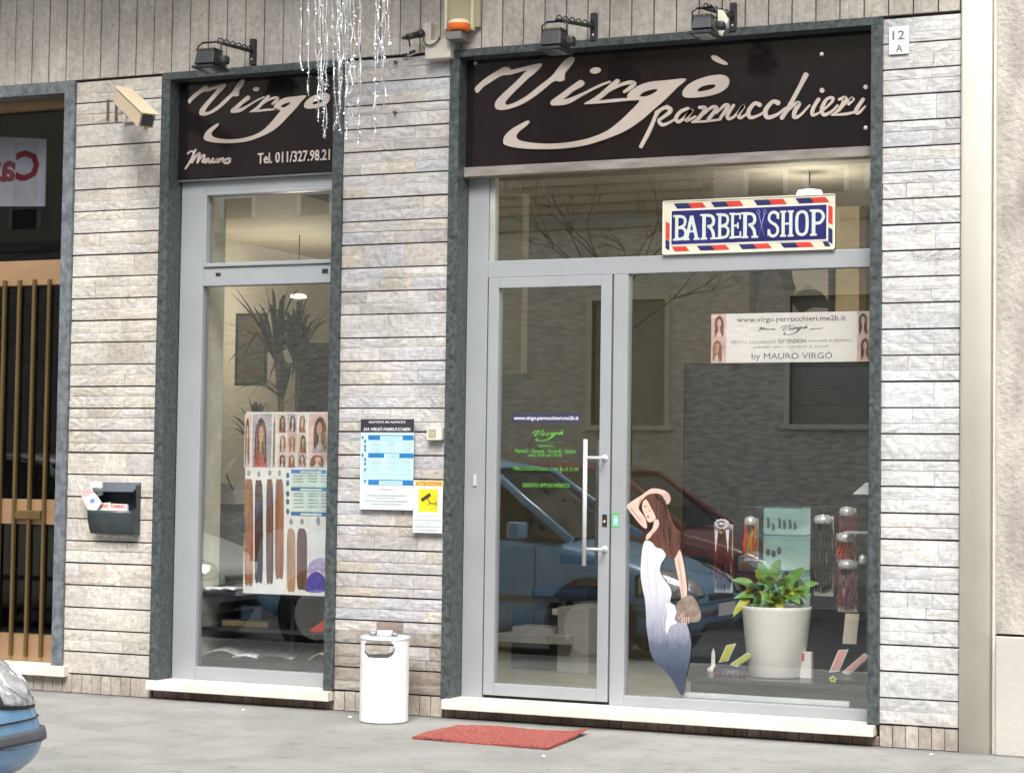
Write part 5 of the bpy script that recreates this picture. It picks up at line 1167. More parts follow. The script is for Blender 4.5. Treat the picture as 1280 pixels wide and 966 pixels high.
zs = zt_b + .0085; 
shelf_box(276, 776, 336, 786, .30, .2, M('hair_box_black', (.03, .03, .035), .3), 'flat black box lying on the upper shelf under the poster', 'box', 'box', M('box_gold', (.16, .13, .07), .4), zs)
shelf_box(300, 757, 328, 775, .36, .12, M('hair_box_blue', (.03, .05, .10), .3), 'dark blue box standing on the flat black box', 'box', 'box', M('box_blue_print', (.09, .16, .24), .4), at(300, 776, .30).z)
b = MB(); p = at(386, 791, .30); q = at(413, 772, .30)
b.prism([(p.x, zs), (q.x + .02, zs), (q.x + .02, q.z), (q.x - .03, q.z - .004)], .30, .45, M('red_folder', (.65, .04, .02), .4)); tag(obj('folder', b), 'bright red folder leaning on the right of the upper shelf', 'folder')
zs2 = zt_c + .035
MAG = M('magazine_grey', (.33, .33, .33), .35, var=.4, scale=25)
def mag(x0, x1, h, tilt, mat, label, Y=.27, dy=.2):
    p, q = at(x0, 825, Y), at(x1, 825, Y); b = MB(); nx = 8; vs = []; fs = []
    for i in range(nx + 1):
        u = i / nx; zc = zs2 + h * math.sin(math.pi * u) + .006
        for yy, dz in ((Y, 0), (Y + dy, tilt)): vs.append((p.x + (q.x - p.x) * u, yy, zc + dz))
    for i in range(nx): k = 2 * i; fs.append((k, k + 1, k + 3, k + 2))
    b.add(vs, fs, mat, True); o = tag(obj('magazine', b), label, 'magazine', 'magazines on the bottom shelf'); m_ = o.modifiers.new('s', 'SOLIDIFY'); m_.thickness = .008
mag(252, 300, .035, .03, MAG, 'grey arched magazine at the left end of the bottom shelf'); mag(290, 322, .012, .02, M('magazine_white', (.60, .64, .68), .35, var=.3, scale=30), 'white magazine lying flat on the bottom shelf'); mag(318, 365, .02, .05, M('magazine_dark', (.07, .07, .08), .3, var=.4, scale=20), 'dark magazine fallen open in the middle of the bottom shelf'); mag(384, 414, .045, .02, M('bag_beige', (.30, .26, .17), .5, var=.4, scale=30), 'beige crumpled bag at the right end of the bottom shelf')
b = MB(); R = random.Random(6); p = at(250, 740, Y0_); n_ = 30; vs = []; fs = []
for i in range(n_ + 1):
    x_ = lx0 + (at(408, 740, .23).x - lx0) * i / n_
    vs += [(x_, Y0_ + .004, zt_a + .014 + R.uniform(0, .022)), (x_, Y0_ + .17, zt_a + .013 + R.uniform(0, .02))]
for i in range(n_): k = 2 * i; fs.append((k, k + 1, k + 3, k + 2))
b.add(vs, fs, M('crumpled_white', (.82, .82, .84), .6, var=.2, scale=30), True); o = tag(obj('paper_runner', b), 'crumpled white paper runner along the top of the black shelf unit', 'paper'); m_ = o.modifiers.new('s', 'SOLIDIFY'); m_.thickness = .003
# desk lamp behind
b = MB(); pa_ = at(281, 588, .9); b.tube([pa_, pa_ + Vector((.06, 0, -.12)), (pa_.x + .03, .95, at(262, 608, 1.0).z)], .006, BLKM, 6)
b.add([at(268, 588, .95), at(296, 571, .9), at(281, 596, .85), at(276, 590, 1.02)], [(0, 1, 2), (0, 1, 3), (1, 2, 3), (0, 2, 3)], WHITE); tag(obj('lamp_shade', b), 'white angular lamp shade behind the narrow window left of the poster', 'lamp')
b = MB(); p, q = at(262, 625, 1.0), at(345, 605, 1.0); b.box(p.x - .05, q.x, 1.0, 1.5, p.z - .02, q.z, M('white_counter', (.55, .56, .53), .5)); b.box(p.x, q.x - .05, 1.05, 1.45, .06, p.z - .021, M('counter_front', (.20, .22, .21), .6)); tag(obj('counter', b), 'white topped counter inside the narrow window behind the poster', 'counter')

# ------------------------------------------------------------------ behind the door
GL_ = M('desk_grey', (.36, .36, .33), .6, var=.1); DKW = M('desk_dark', (.045, .04, .04), .5, var=.2)
t = thing('reception_desk', 'low dark desk with pale grey side cabinet inside the door', 'desk', (.2, 2, .06))
Yd = 2.0; A = lambda x, y, Y=Yd: at(x, y, Y)
p, q = A(696, 832), A(736, 760); b = MB(); b.box(p.x, q.x, Yd, Yd + .45, .062, q.z, GL_); obj('side_cabinet', b, t, bevel=.004)
p, q = A(628, 800), A(718, 794); b = MB(); b.box(p.x, q.x, Yd - .1, Yd + .4, p.z, q.z, GL_); obj('desk_top', b, t, bevel=.003)
b = MB(); b.box(p.x + .02, A(694, 800).x, Yd + .1, Yd + .4, .062, p.z - .001, DKW); obj('drawer_block', b, t)
def stack(x0, x1, yy0, yy1, Y, mat, label, name='document_tray'):
    p, q = A(x0, yy1, Y), A(x1, yy0, Y); b = MB(); b.box(p.x, q.x, Y, Y + .25, p.z, q.z, mat); return tag(obj(name, b, bevel=.002), label, name.replace('_', ' '))
stack(640, 690, 785, 793.3, Yd - .05, M('tray_white', (.55, .55, .54), .3, var=.15), 'flat white laptop lying on the low desk inside the door', 'laptop')
stack(640, 687, 763, 784, Yd + .2, M('printer_dark', (.06, .06, .065), .4, var=.2), 'dark printer standing behind the laptop on the desk', 'printer')
stack(690, 700, 761, 768, Yd + .02, M('cards_cream', (.6, .58, .5), .5), 'small cream card holder at the top left of the grey cabinet', 'card_holder')
t = thing('office_chair', 'dark blue padded chair behind the reception desk', 'chair', (A(712, 740, 2.6).x, 2.6, .06))
BLU = M('chair_blue', (.03, .06, .13), .6, var=.2); cx = A(712, 740, 2.6)
b = MB(); b.box(cx.x - .14, cx.x + .14, 2.75, 2.81, .70, A(712, 690, 2.6).z, BLU); obj('backrest', b, t, bevel=.02)
b = MB(); b.box(cx.x - .2, cx.x + .2, 2.4, 2.8, .48, .56, BLU); obj('seat', b, t, bevel=.03)
b = MB(); b.tube([(cx.x, 2.6, .10), (cx.x, 2.6, .48)], .025, BLKM, 10); obj('stem', b, t)
for k in range(5):
    a = k * 1.2566; b = MB(); b.tube([(cx.x, 2.6, .13), (cx.x + .25 * math.cos(a), 2.6 + .25 * math.sin(a), .09)], .016, BLKM, 6); obj('leg', b, t)
b = MB(); p, q = at(735, 760, 2.9), at(752, 718, 2.9); b.box(p.x - .08, q.x, 2.9, 3.2, .062, q.z, M('cabinet_beige', (.36, .33, .25), .6)); tag(obj('cabinet', b), 'beige upright cabinet deep inside the door right of the chair', 'cabinet')
t = thing('standing_plant', 'dark bushy plant in a black pot deep behind the door', 'plant', (at(690, 660, 3.4).x, 3.4, .06))
R = random.Random(12); bc_ = at(697, 660, 3.4)
b = MB(); b.lathe((bc_.x, 3.4, .06), [(0, 0), (.13, 0), (.17, .35), (0, .33)], BLACK, 20); obj('pot', b, t)
b = MB(); b.tube([(bc_.x, 3.4, .3), (bc_.x + .03, 3.4, bc_.z)], .018, MC['plant_stem'], 8); obj('stem', b, t)
for i in range(60):
    az, el = R.uniform(0, 6.28), R.uniform(-.5, 1.5); r_ = R.uniform(.08, .34); p = Vector((bc_.x, 3.4, bc_.z)) + Vector((math.cos(az) * math.cos(el), math.sin(az) * math.cos(el), math.sin(el))) * r_
    obj('leaf', blade(p, p + Vector((R.uniform(-.1, .1), R.uniform(-.1, .1), R.uniform(-.04, .12))), .022, LEAFD, .02, 4), t)

# ------------------------------------------------------------------ display window
t = thing('display_platform', 'low black display platform with pale front edge in the wide window', 'platform', (1.4, .25, .1))
x0p, x1p = at(858, 860, .22).x, 1.872
zpt = at(970, 846, .45).z; zp = at(960, 860, .225).z
b = MB(); b.box(x0p, x1p, .235, .85, zpt - .022, zpt, M('platform_black', (.03, .033, .04), .25, var=.2)); obj('top_board', b, t, bevel=.002)
b = MB(); b.box(x0p + .01, x1p, .26, .84, .12, zpt - .023, SHB); obj('body', b, t)
b = MB(); p, q = at(855, 871, .21), at(1062, 868, .21); b.box(p.x, q.x, .20, .235, p.z + .0, p.z + .026, M('pale_edge', (.62, .66, .70), .3)); obj('front_edge', b, t, bevel=.002)
# white pot and plant
Yp = .50; pc = at(970, 848, Yp); ptp = at(968, 757, Yp)
rb_ = (at(1005, 845, Yp).x - at(938, 845, Yp).x) / 2; rtp = (at(1013, 757, Yp).x - at(928, 757, Yp).x) / 2
t = thing('potted_plant', 'bushy green plant in a large white tapered pot on the display platform', 'potted plant', (pc.x, Yp, zpt))
b = MB(); zt = ptp.z; b.lathe((pc.x, Yp, zpt + .001), [(0, 0), (rb_ * .97, 0), (rb_, .006), (rtp * .985, zt - zpt - .02), (rtp, zt - zpt - .005), (rtp - .004, zt - zpt), (rtp - .012, zt - zpt - .004), (rtp - .018, zt - zpt - .05), (0, zt - zpt - .05)], M('pot_white', (.88, .88, .84), .3, var=.02), 48); obj('pot', b, t)
b = MB(); b.lathe((pc.x, Yp, zt - .04), [(0, .005), (rtp - .015, 0)], M('soil', (.05, .035, .02), .9), 24); obj('soil', b, t)
def broad(root, tip, w_, mat, bend):
    root, tip = Vector(root), Vector(tip); d = tip - root; side = d.cross(Vector((0, 0, 1)))
    if side.length < 1e-4: side = Vector((1, 0, 0))
    side = d.cross(Vector((.15, -.75, .65))); side = side.normalized() if side.length > 1e-4 else Vector((1, 0, 0)); vs = []; fs = []; n_ = 7; w_ *= 1.35
    nor = side.cross(d).normalized()
    for i in range(n_ + 1):
        u = i / n_; p = root + d * u + Vector((0, 0, bend * (u * (1 - u) * 2 - .6 * u * u))); ww = w_ * max(.02, math.sin(math.pi * u ** .8) ** .8)
        vs += [p - side * ww + nor * ww * .3, p - side * ww * .5 + nor * ww * .08, p, p + side * ww * .5 + nor * ww * .08, p + side * ww + nor * ww * .3]
    for i in range(n_):
        for j in range(4): k = i * 5 + j; fs.append((k, k + 1, k + 6, k + 5))
    b = MB(); b.add(vs, fs, mat, True); return b
R = random.Random(17); stems = MB()
def leaf_px(x0, y0_, x1, y1_, w_, mat, dy=0.0):
    a, c_ = at(x0, y0_, Yp + dy * .5), at(x1, y1_, Yp + dy); r0_ = Vector((pc.x + R.uniform(-.03, .03), Yp + R.uniform(-.03, .03), zt - .03))
    stems.tube(catmull([tuple(r0_), tuple(r0_.lerp(a, .6) + Vector((0, 0, .03))), tuple(a)], 4), .0025, LEAFG, 5); obj('leaf', broad(a, c_, w_, mat, .02), t)
for a in ((958, 728, 948, 700, .020, LEAFG, -.05), (965, 728, 975, 696, .024, LEAFG, -.02), (985, 735, 1006, 706, .022, LEAFG, 0), (990, 740, 1024, 726, .022, LEAFG, .02), (945, 735, 915, 722, .018, LEAFG, -.04), (950, 745, 917, 745, .018, LEAFG, -.06), (938, 748, 916, 768, .018, LEAFY, -.08), (970, 745, 978, 768, .020, LEAFY, -.12), (955, 740, 952, 756, .022, LEAFG, -.10), (985, 745, 1000, 752, .022, LEAFG, -.08), (962, 735, 966, 718, .026, LEAFG, -.08), (975, 738, 990, 722, .026, LEAFG, -.08), (940, 740, 932, 728, .018, LEAFY, -.07), (1000, 742, 1014, 742, .018, LEAFG, -.05), (968, 748, 962, 762, .016, LEAFG, -.12), (948, 725, 950, 706, .014, LEAFY, -.02), (950, 748, 942, 757, .014, LEAFG, -.12)): leaf_px(*a)
for i in range(64):
    az, el = R.uniform(0, 6.28), R.uniform(.1, 1.3); r_ = R.uniform(.05, .15); a = Vector((pc.x, Yp, zt + .0)) + Vector((math.cos(az) * math.cos(el), math.sin(az) * math.cos(el), math.sin(el))) * r_
    obj('leaf', broad(a, a + Vector((math.cos(az), math.sin(az), R.uniform(-.2, .7))) * R.uniform(.04, .085), R.uniform(.010, .019), R.choice((LEAFG, LEAFG, LEAFD, LEAFY)), .02), t)
obj('stems', stems, t)
# glass display stand with pale back card
t = thing('glass_shelf_stand', 'glass shelf stand with blue white cards behind the white pot', 'shelf stand', (1.4, .72, zpt))
Yg = .74; p, q = at(953, 752, Yg), at(1013, 632, Yg); b = MB(); b.box(p.x, q.x, Yg, Yg + .006, p.z - .12, q.z, M('pale_card', (.52, .68, .68), .5, var=.06)); obj('back_card', b, t)
for py in (634, 668, 712): z_ = at(985, py, Yg).z; b = MB(); b.box(p.x, q.x, Yg - .16, Yg - .002, z_ - .004, z_ + .004, GSHELF); b.box(p.x, q.x, Yg - .164, Yg - .1605, z_ - .004, z_ + .004, M('glass_edge', (.10, .16, .26), .3)); obj('shelf', b, t)
for px in (953, 1014): x_ = at(px, 700, Yg - .17).x; b = MB(); b.box(x_ - .004, x_ + .004, Yg - .175, Yg - .165, zpt + .001, at(px, 618, Yg).z, BLKM); obj('post', b, t)
x_ = at(1017, 800, Yg - .1).x; 
b = MB(); y = Yg - .0006
T = lambda s_: (lambda p: (p.x, p.z))(at(*s_, y))
for x1_, y1_, h_ in ((960, 656, 9), (966, 659, 5), (974, 656, 9), (980, 657, 7), (987, 657, 8), (993, 658, 6)): stroke(b, [(x1_, y1_ - h_, 3), (x1_ + 1, y1_, 4), (x1_, y1_ + 4, 3)], T, FIG, .0005, y)
for x1_, y1_ in ((960, 690), (967, 692), (974, 688)): disc(b, (x1_, y1_), 3, 5, T, FIG, .0006, y, 8)
obj('card_print', b, t)
# hanging hair pieces
def hair_pack(x0, x1, y0_, y1_, Y, hm, label, cap=None, wav=.004, nst=26, blister=True, grp='hair pieces hanging in the display window'):
    p, q = at(x0, y1_, Y), at(x1, y0_, Y); t = thing('hair_extension', label, 'hair extension', ((p.x + q.x) / 2, Y, q.z), grp)
    if blister:
        b = MB(); b.box(p.x - .006, q.x + .006, Y + .014, Y + .017, p.z - .01, q.z + .02, M('backing_card', (.55, .52, .50), .6, var=.15)); obj('backing_card', b, t)
    b = MB(); R_ = random.Random(int(x0)); L_ = q.z - p.z
    for i in range(nst):
        u = (i + .5) / nst; ph = R_.uniform(0, 6); yy = Y + R_.uniform(-.012, .010); C = []
        for k in range(9):
            v = k / 8; C.append((p.x + (q.x - p.x) * (u + (u - .5) * .15 * math.sin(v * 3.1)) + wav * math.sin(ph + v * 9), yy + wav * math.cos(ph + v * 8), q.z - L_ * v * R_.uniform(.985, 1.0) * (1 - .06 * abs(u - .5))))
        b.tube(C, [.0045] * 8 + [.001], hm[i % len(hm)], 5)
    obj('hair_strands', b, t)
    b = MB(); xm = (p.x + q.x) / 2; cp = cap or M('clip_silver', (.72, .72, .74), .3, metal=.4, var=.3, scale=80)
    b.lathe((xm, Y - .005, q.z), [(0, .03), ((q.x - p.x) * .35, .025), ((q.x - p.x) * .55, .0), ((q.x - p.x) * .45, -.02), (0, -.018)], cp, 14); obj('cap', b, t)
    b = MB(); b.tube([(xm, Y, q.z + .02), (xm, Y, q.z + .06)], .002, BLKM, 5); b.tube([(xm - .012, Y, q.z + .066), (xm, Y, q.z + .06), (xm + .012, Y, q.z + .066)], .002, BLKM, 5); obj('hook', b, t)
DKR = M('hair_darkred', (.09, .012, .015), .5, var=.3, scale=(60, 60, 10)); REDH = M('hair_red', (.62, .06, .02), .45, var=.2, scale=(60, 60, 10)); ORG_ = M('hair_orange', (.62, .24, .03), .45, var=.2); BLK_ = M('hair_black', (.012, .011, .015), .4, var=.3); BUR = M('hair_burgundy', (.20, .04, .045), .45, var=.35, scale=(70, 70, 12)); GRN = M('hair_greenish', (.16, .22, .05), .5)
YH = .66
hair_pack(893, 914, 660, 738, YH, [DKR, DKR, BLK_], 'dark red hair piece with white rosette, leftmost in the display window', nst=22)
hair_pack(931, 946, 652, 698, YH, [REDH, ORG_, GRN], 'bright red and orange hair piece with silver cap left of the glass stand', nst=18)
hair_pack(1018, 1040, 650, 742, YH - .06, [BLK_, BLK_, M('hair_umber', (.05, .03, .02), .5)], 'black glossy hair piece right of the glass stand', nst=26)
hair_pack(1050, 1068, 640, 668, YH - .12, [BUR], 'short burgundy hair piece in a clear pack at the top right', nst=20, wav=.002)
hair_pack(1046, 1068, 672, 700, YH - .13, [BUR, REDH], 'wavy burgundy and red hair piece under the short burgundy one', nst=20, wav=.007)
hair_pack(1048, 1070, 706, 762, YH - .14, [BUR, M('hair_mauve', (.22, .10, .12), .5)], 'mauve brown curly hair piece lowest in the right hand packs', nst=20, wav=.010)
hair_pack(1073, 1083, 700, 765, YH - .2, [BLK_], 'narrow black hair piece against the right window edge', nst=10, blister=False)
# rosette with orange centre
b = MB(); c_ = at(903, 655, YH - .04)
for k in range(11):
    a = k / 11 * 6.283; b.lathe((c_.x + .032 * math.cos(a), YH - .05, c_.z + .022 * math.sin(a)), [(0, -.008), (.013, -.004), (.013, .004), (0, .008)], M('rosette_white', (.78, .78, .80), .3), 8)
b.lathe((c_.x, YH - .06, c_.z), [(0, -.012), (.02, 0), (0, .012)], MC['rosette_white'], 10)
b.lathe((c_.x - .004, YH - .05, c_.z - .045), [(0, -.01), (.014, 0), (0, .01)], ORG_, 10)
for s_ in (-1, 1): b.add([(c_.x + s_ * .02, YH - .05, c_.z - .02), (c_.x + s_ * .04, YH - .05, c_.z - .03), (c_.x + s_ * .034, YH - .05, c_.z - .15)], [(0, 1, 2)], MC['rosette_white']); b.add([(c_.x + s_ * .02, YH - .045, c_.z - .02), (c_.x + s_ * .04, YH - .045, c_.z - .03), (c_.x + s_ * .034, YH - .045, c_.z - .15)], [(0, 1, 2)], MC['rosette_white'])
tag(obj('rosette', b), 'white ribbon rosette with orange bead on the leftmost hair piece', 'rosette')
# rail the pieces hang from
t = thing('hanging_rail', 'thin dark rail the hair pieces hang from in the display window', 'rail', (1.5, YH, 1))
z_ = at(960, 632, YH).z
b = MB(); b.tube([(at(880, 634, YH).x, YH + .01, z_), (1.99, YH + .01, z_)], .004, BLKM, 6); obj('bar', b, t)
for px in (1030, 1057): b = MB(); x_ = at(px, 632, YH).x; b.tube([(x_, YH, z_), (x_, YH - .1, z_)], .003, BLKM, 5); obj('peg', b, t)
for px in (1058, 1018, 896, 938): b = MB(); x_ = at(px, 632, YH).x; b.box(x_ - .003, x_ + .003, YH + .016, YH + .02, z_ - .25, z_, BLKM); obj('hanger_strip', b, t)
# clear acrylic shelf top right
t = thing('acrylic_stand', 'clear acrylic stand at the right edge of the display window', 'stand', (1.8, .4, zpt))
p, q = at(1056, 740, .42), at(1086, 664, .42); b = MB(); b.box(p.x, q.x, .40, .52, q.z - .012, q.z, M('acrylic', (.45, .50, .54), .2)); obj('shelf', b, t)
b = MB(); b.box(q.x - .012, q.x - .006, .40, .52, zpt + .001, q.z - .013, CLEAR); obj('side_panel', b, t)
b = MB(); p, q = at(1053, 804, .45), at(1074, 767, .45); b.prism([(p.x, p.z), (q.x - .015, p.z), (q.x, q.z), (p.x + .015, q.z)], .45, .455, M('card_beige', (.60, .56, .48), .5)); obj('card', b, t)
b = MB(); p, q = at(1066, 617, .3), at(1090, 603, .3); b.add([(p.x, .3, p.z), (q.x, .3, p.z), (q.x, .45, q.z), (p.x + .03, .45, q.z), (p.x, .3, p.z - .004), (q.x, .3, p.z - .004)], [(0, 1, 2, 3), (0, 1, 5, 4)], M('blue_grey_lid', (.35, .42, .50), .4)); obj('sloping_lid', b, t)
# colour swatch books
SWW = M('swatch_white', (.72, .72, .70), .4, var=.05)
def swatch(cx, cy, Y, ca, cb_, label, leaf_l, leaf_r, base_mat, rows):
    """two angled printed leaves rising from an open ring base"""
    c_ = at(cx, cy, Y); t = thing('swatch_book', label, 'colour swatch book', (c_.x, Y, zpt))
    b = MB(); b.lathe((c_.x, Y, zpt + .001), [(0, 0), (.085, 0), (.092, .012), (.088, .034), (0, .034)], base_mat, 28)
    for k in range(22):
        a = k / 22 * 6.283; b.lathe((c_.x + .0915 * math.cos(a), Y + .0915 * math.sin(a), zpt + .014), [(0, -.006), (.006, 0), (0, .006)], rows, 6)
    obj('ring_base', b, t)
    b = MB(); b.lathe((c_.x, Y, zpt + .035), [(0, .006), (.084, .004), (.088, .0), (0, .0)], M('swatch_lid', (.04, .045, .09), .4), 28); obj('lid', b, t)
    for nm, (ax0, ay0, ax1, ay1, wv, w2), colr in (('leaf_card', leaf_l, ca), ('leaf_card', leaf_r, cb_)):
        a_, e_ = at(ax0, ay0, Y - .03), at(ax1, ay1, Y - .03); wv_ = Vector((wv, 0, w2)); b = MB()
        for off, m_, k_ in ((0, SWW, 1.0), (-.0035, colr, .72)):
            o1 = wv_ * (1 - k_) / 2; d_ = (e_ - a_); s0 = a_ + d_ * (1 - k_) * .3 + o1; s1 = e_ - d_ * (1 - k_) * .2 + o1
            V4 = [s0, s0 + wv_ * k_, s1 + wv_ * k_, s1]; V4 = [v + Vector((0, off, 0)) for v in V4]
            b.add(V4 + [v + Vector((0, .003, 0)) for v in V4], [(0, 1, 2, 3), (7, 6, 5, 4), (0, 1, 5, 4), (1, 2, 6, 5), (2, 3, 7, 6), (3, 0, 4, 7)], m_)
        obj(nm, b, t)
swatch(913, 838, .42, M('swatch_lime', (.50, .55, .05), .5), M('swatch_lime2', (.52, .58, .12), .5), 'colour swatch book with lime green leaves left of the white pot', (898, 828, 908, 806, .052, .012), (912, 830, 934, 815, .04, -.012), M('ring_navy', (.05, .05, .10), .4), M('ring_pink', (.62, .22, .20), .5))
swatch(1060, 845, .40, M('swatch_pink', (.72, .36, .36), .5), M('swatch_rose', (.74, .45, .42), .5), 'colour swatch book with pink leaves at the right of the platform', (1036, 840, 1048, 812, .052, .006), (1052, 840, 1080, 816, .035, -.014), M('ring_black', (.025, .025, .03), .4), M('ring_black2', (.03, .03, .035), .4))
c_ = at(1041, 849, .30); b = MB()
for k in range(5): a = k * 1.2566 + .3; b.lathe((c_.x + .012 * math.cos(a), .30, c_.z + .012 * math.sin(a)), [(0, -.003), (.009, 0), (0, .003)], MC['swatch_lime2'], 8, 'Y')
tag(obj('flower_clip', b), 'tiny yellow green flower clip below the pink swatch book', 'hair clip')
c_ = at(1005, 840, .55); p, q = at(1000, 846, .46), at(1014, 815, .46); b = MB(); b.box(p.x, q.x, .46, .50, zpt + .001, q.z, SWW); b.box(p.x + .004, p.x + .022, .4585, .46, q.z - .045, q.z - .006, M('tube_red', (.55, .05, .08), .5)); tag(obj('product_box', b, bevel=.001), 'small white box with red patch right of the white pot', 'box')
c_ = at(890, 835, .5); b = MB(); b.lathe((c_.x - .0, .52, zpt), [(0, 0), (.035, 0), (.030, .02), (.012, .035), (.010, .10), (0, .13)], SWW, 14); tag(obj('bottle', b), 'slim white cone shaped bottle left of the lime swatch book', 'bottle')

# ================================================================== ACROSS THE STREET (seen only as reflections in the glass)
OY = -13.6
OB = M('rough_brown_stone', (.46, .44, .39), .9, var=.25, scale=(7, 7, 24), base2=(.70, .67, .60), bump=.6, bscale=30, detail=8)
t = thing('opposite_building', 'rough stone fronted building across the street mirrored in the shop glass', 'building', (-5, OY, 0))
zb0_, zb1_ = 4.41, 4.55
wins = [(-4.92, -3.95, 1.93, 3.50), (-2.36, -1.36, 1.95, 3.50), (-8.3, -7.3, 1.93, 3.5), (1.2, 2.2, 1.93, 3.5), (-11.8, -10.8, 1.93, 3.5), (-15.2, -14.2, 1.93, 3.5)]
b = MB(); xs = [-34] + sorted(sum([[a, c] for a, c, _, _ in wins], [])) + [22]
for i in range(0, len(xs), 2): b.box(xs[i], xs[i + 1], OY - .4, OY, 0, zb0_, OB)
for a, c, z0_, z1_ in wins: b.box(a, c, OY - .4, OY, 0, z0_, OB); b.box(a, c, OY - .4, OY, z1_, zb0_, OB)
obj('wall', b, t)
b = MB(); b.box(-34, 22, OY - .4, OY + .06, zb0_ + .002, zb1_, M('string_course', (.33, .34, .29), .8)); obj('string_course', b, t)
UPB = M('ribbed_cladding', (.40, .33, .24), .8, var=.15, scale=(1, 1, 14), base2=(.46, .40, .30)); UPC = M('opposite_cream', (.62, .57, .45), .85, var=.06, scale=2)
b = MB(); b.box(-7.6, -3.35, OY - .4, OY - .01, zb1_ + .002, 10.0, UPB)
for i in range(45): z_ = zb1_ + .06 + i * .12; b.box(-7.6, -3.35, OY - .01, OY + .012, z_, z_ + .02, M('rib_line', (.26, .21, .15), .8))
obj('ribbed_bay', b, t)
b = MB(); b.box(-34, -7.602, OY - .4, OY, zb1_ + .002, 10.0, UPC); b.box(-3.348, 22, OY - .4, OY, zb1_ + .002, 10.0, UPC); obj('upper_wall', b, t)
SHUT = M('shutter_slat', (.27, .26, .22), .6, var=.08)
for a, c, z0_, z1_ in wins:
    b = MB(); b.box(a - .06, a, OY - .12, OY + .04, z0_, z1_, UPC); b.box(c, c + .06, OY - .12, OY + .04, z0_, z1_, UPC); b.box(a - .06, c + .06, OY - .12, OY + .04, z1_, z1_ + .07, UPC); b.box(a - .1, c + .1, OY - .12, OY + .10, z0_ - .06, z0_, UPC); w_ = obj('window', b, t)
    b = MB(); b.box(a, c, OY - .2, OY - .14, z0_, z1_, SHUT)
    z_ = z0_ + .25
    while z_ < z1_ - .03: b.box(a, c, OY - .14, OY - .125, z_, z_ + .035, SHUT); z_ += .045
    obj('roller_shutter', b, w_)
for i, xw in enumerate([-2.95, -2.2, -1.45, -.4, .8, -9.2, -10.4, -11.6, -12.8, -14, 2.4, 3.8]):
    b = MB(); w2 = .5; z0_, z1_ = 4.75, 6.0
    b.box(xw, xw + .06, OY, OY + .05, z0_, z1_, WHITE); b.box(xw + w2, xw + w2 + .06, OY, OY + .05, z0_, z1_, WHITE); b.box(xw, xw + w2 + .06, OY, OY + .05, z1_, z1_ + .06, WHITE); b.box(xw + .06, xw + w2, OY, OY + .04, 5.02, 5.07, WHITE); f_ = obj('window', b, t)
    b = MB(); b.box(xw + .06, xw + w2, OY + .002, OY + .02, z0_, z1_, M('far_pane', (.10, .10, .09), .1)); obj('pane', b, f_)
# bare street tree on the far pavement
t = thing('bare_tree', 'leafless street tree on the far pavement mirrored in the transom glass', 'tree', (-4.12, -12.6, 0))
BARK = M('bark', (.07, .05, .035), .9, var=.3); R = random.Random(31)
b = MB(); T0_ = Vector((-4.12, -12.7, .02)); b.tube([T0_, T0_ + Vector((.03, 0, 1.5)), T0_ + Vector((0, .02, 3.4))], [.05, .042, .035], BARK, 10); obj('trunk', b, t)
b = MB()
def grow(p, d, l, r, dep):
    q = p + d * l; m_ = (p + q) / 2 + Vector((R.uniform(-1, 1), R.uniform(-1, 1), R.uniform(-1, 1))) * l * .08
    b.tube([p, m_, q], [r, r * .85, r * .62], BARK, 5)
    if dep:
        for _ in range(3):
            nd = (d + Vector((R.uniform(-1, 1), R.uniform(-.8, .8), R.uniform(-.5, .9))) * .85).normalized(); grow(q, nd, l * R.uniform(.6, .85), r * .62, dep - 1)
for k in range(5): grow(T0_ + Vector((0, 0, 3.0 + .15 * k)), Vector((math.cos(k * 1.3), .5 * math.sin(k * 1.3), .7)).normalized(), .7, .014, 3)
obj('branches', b, t)

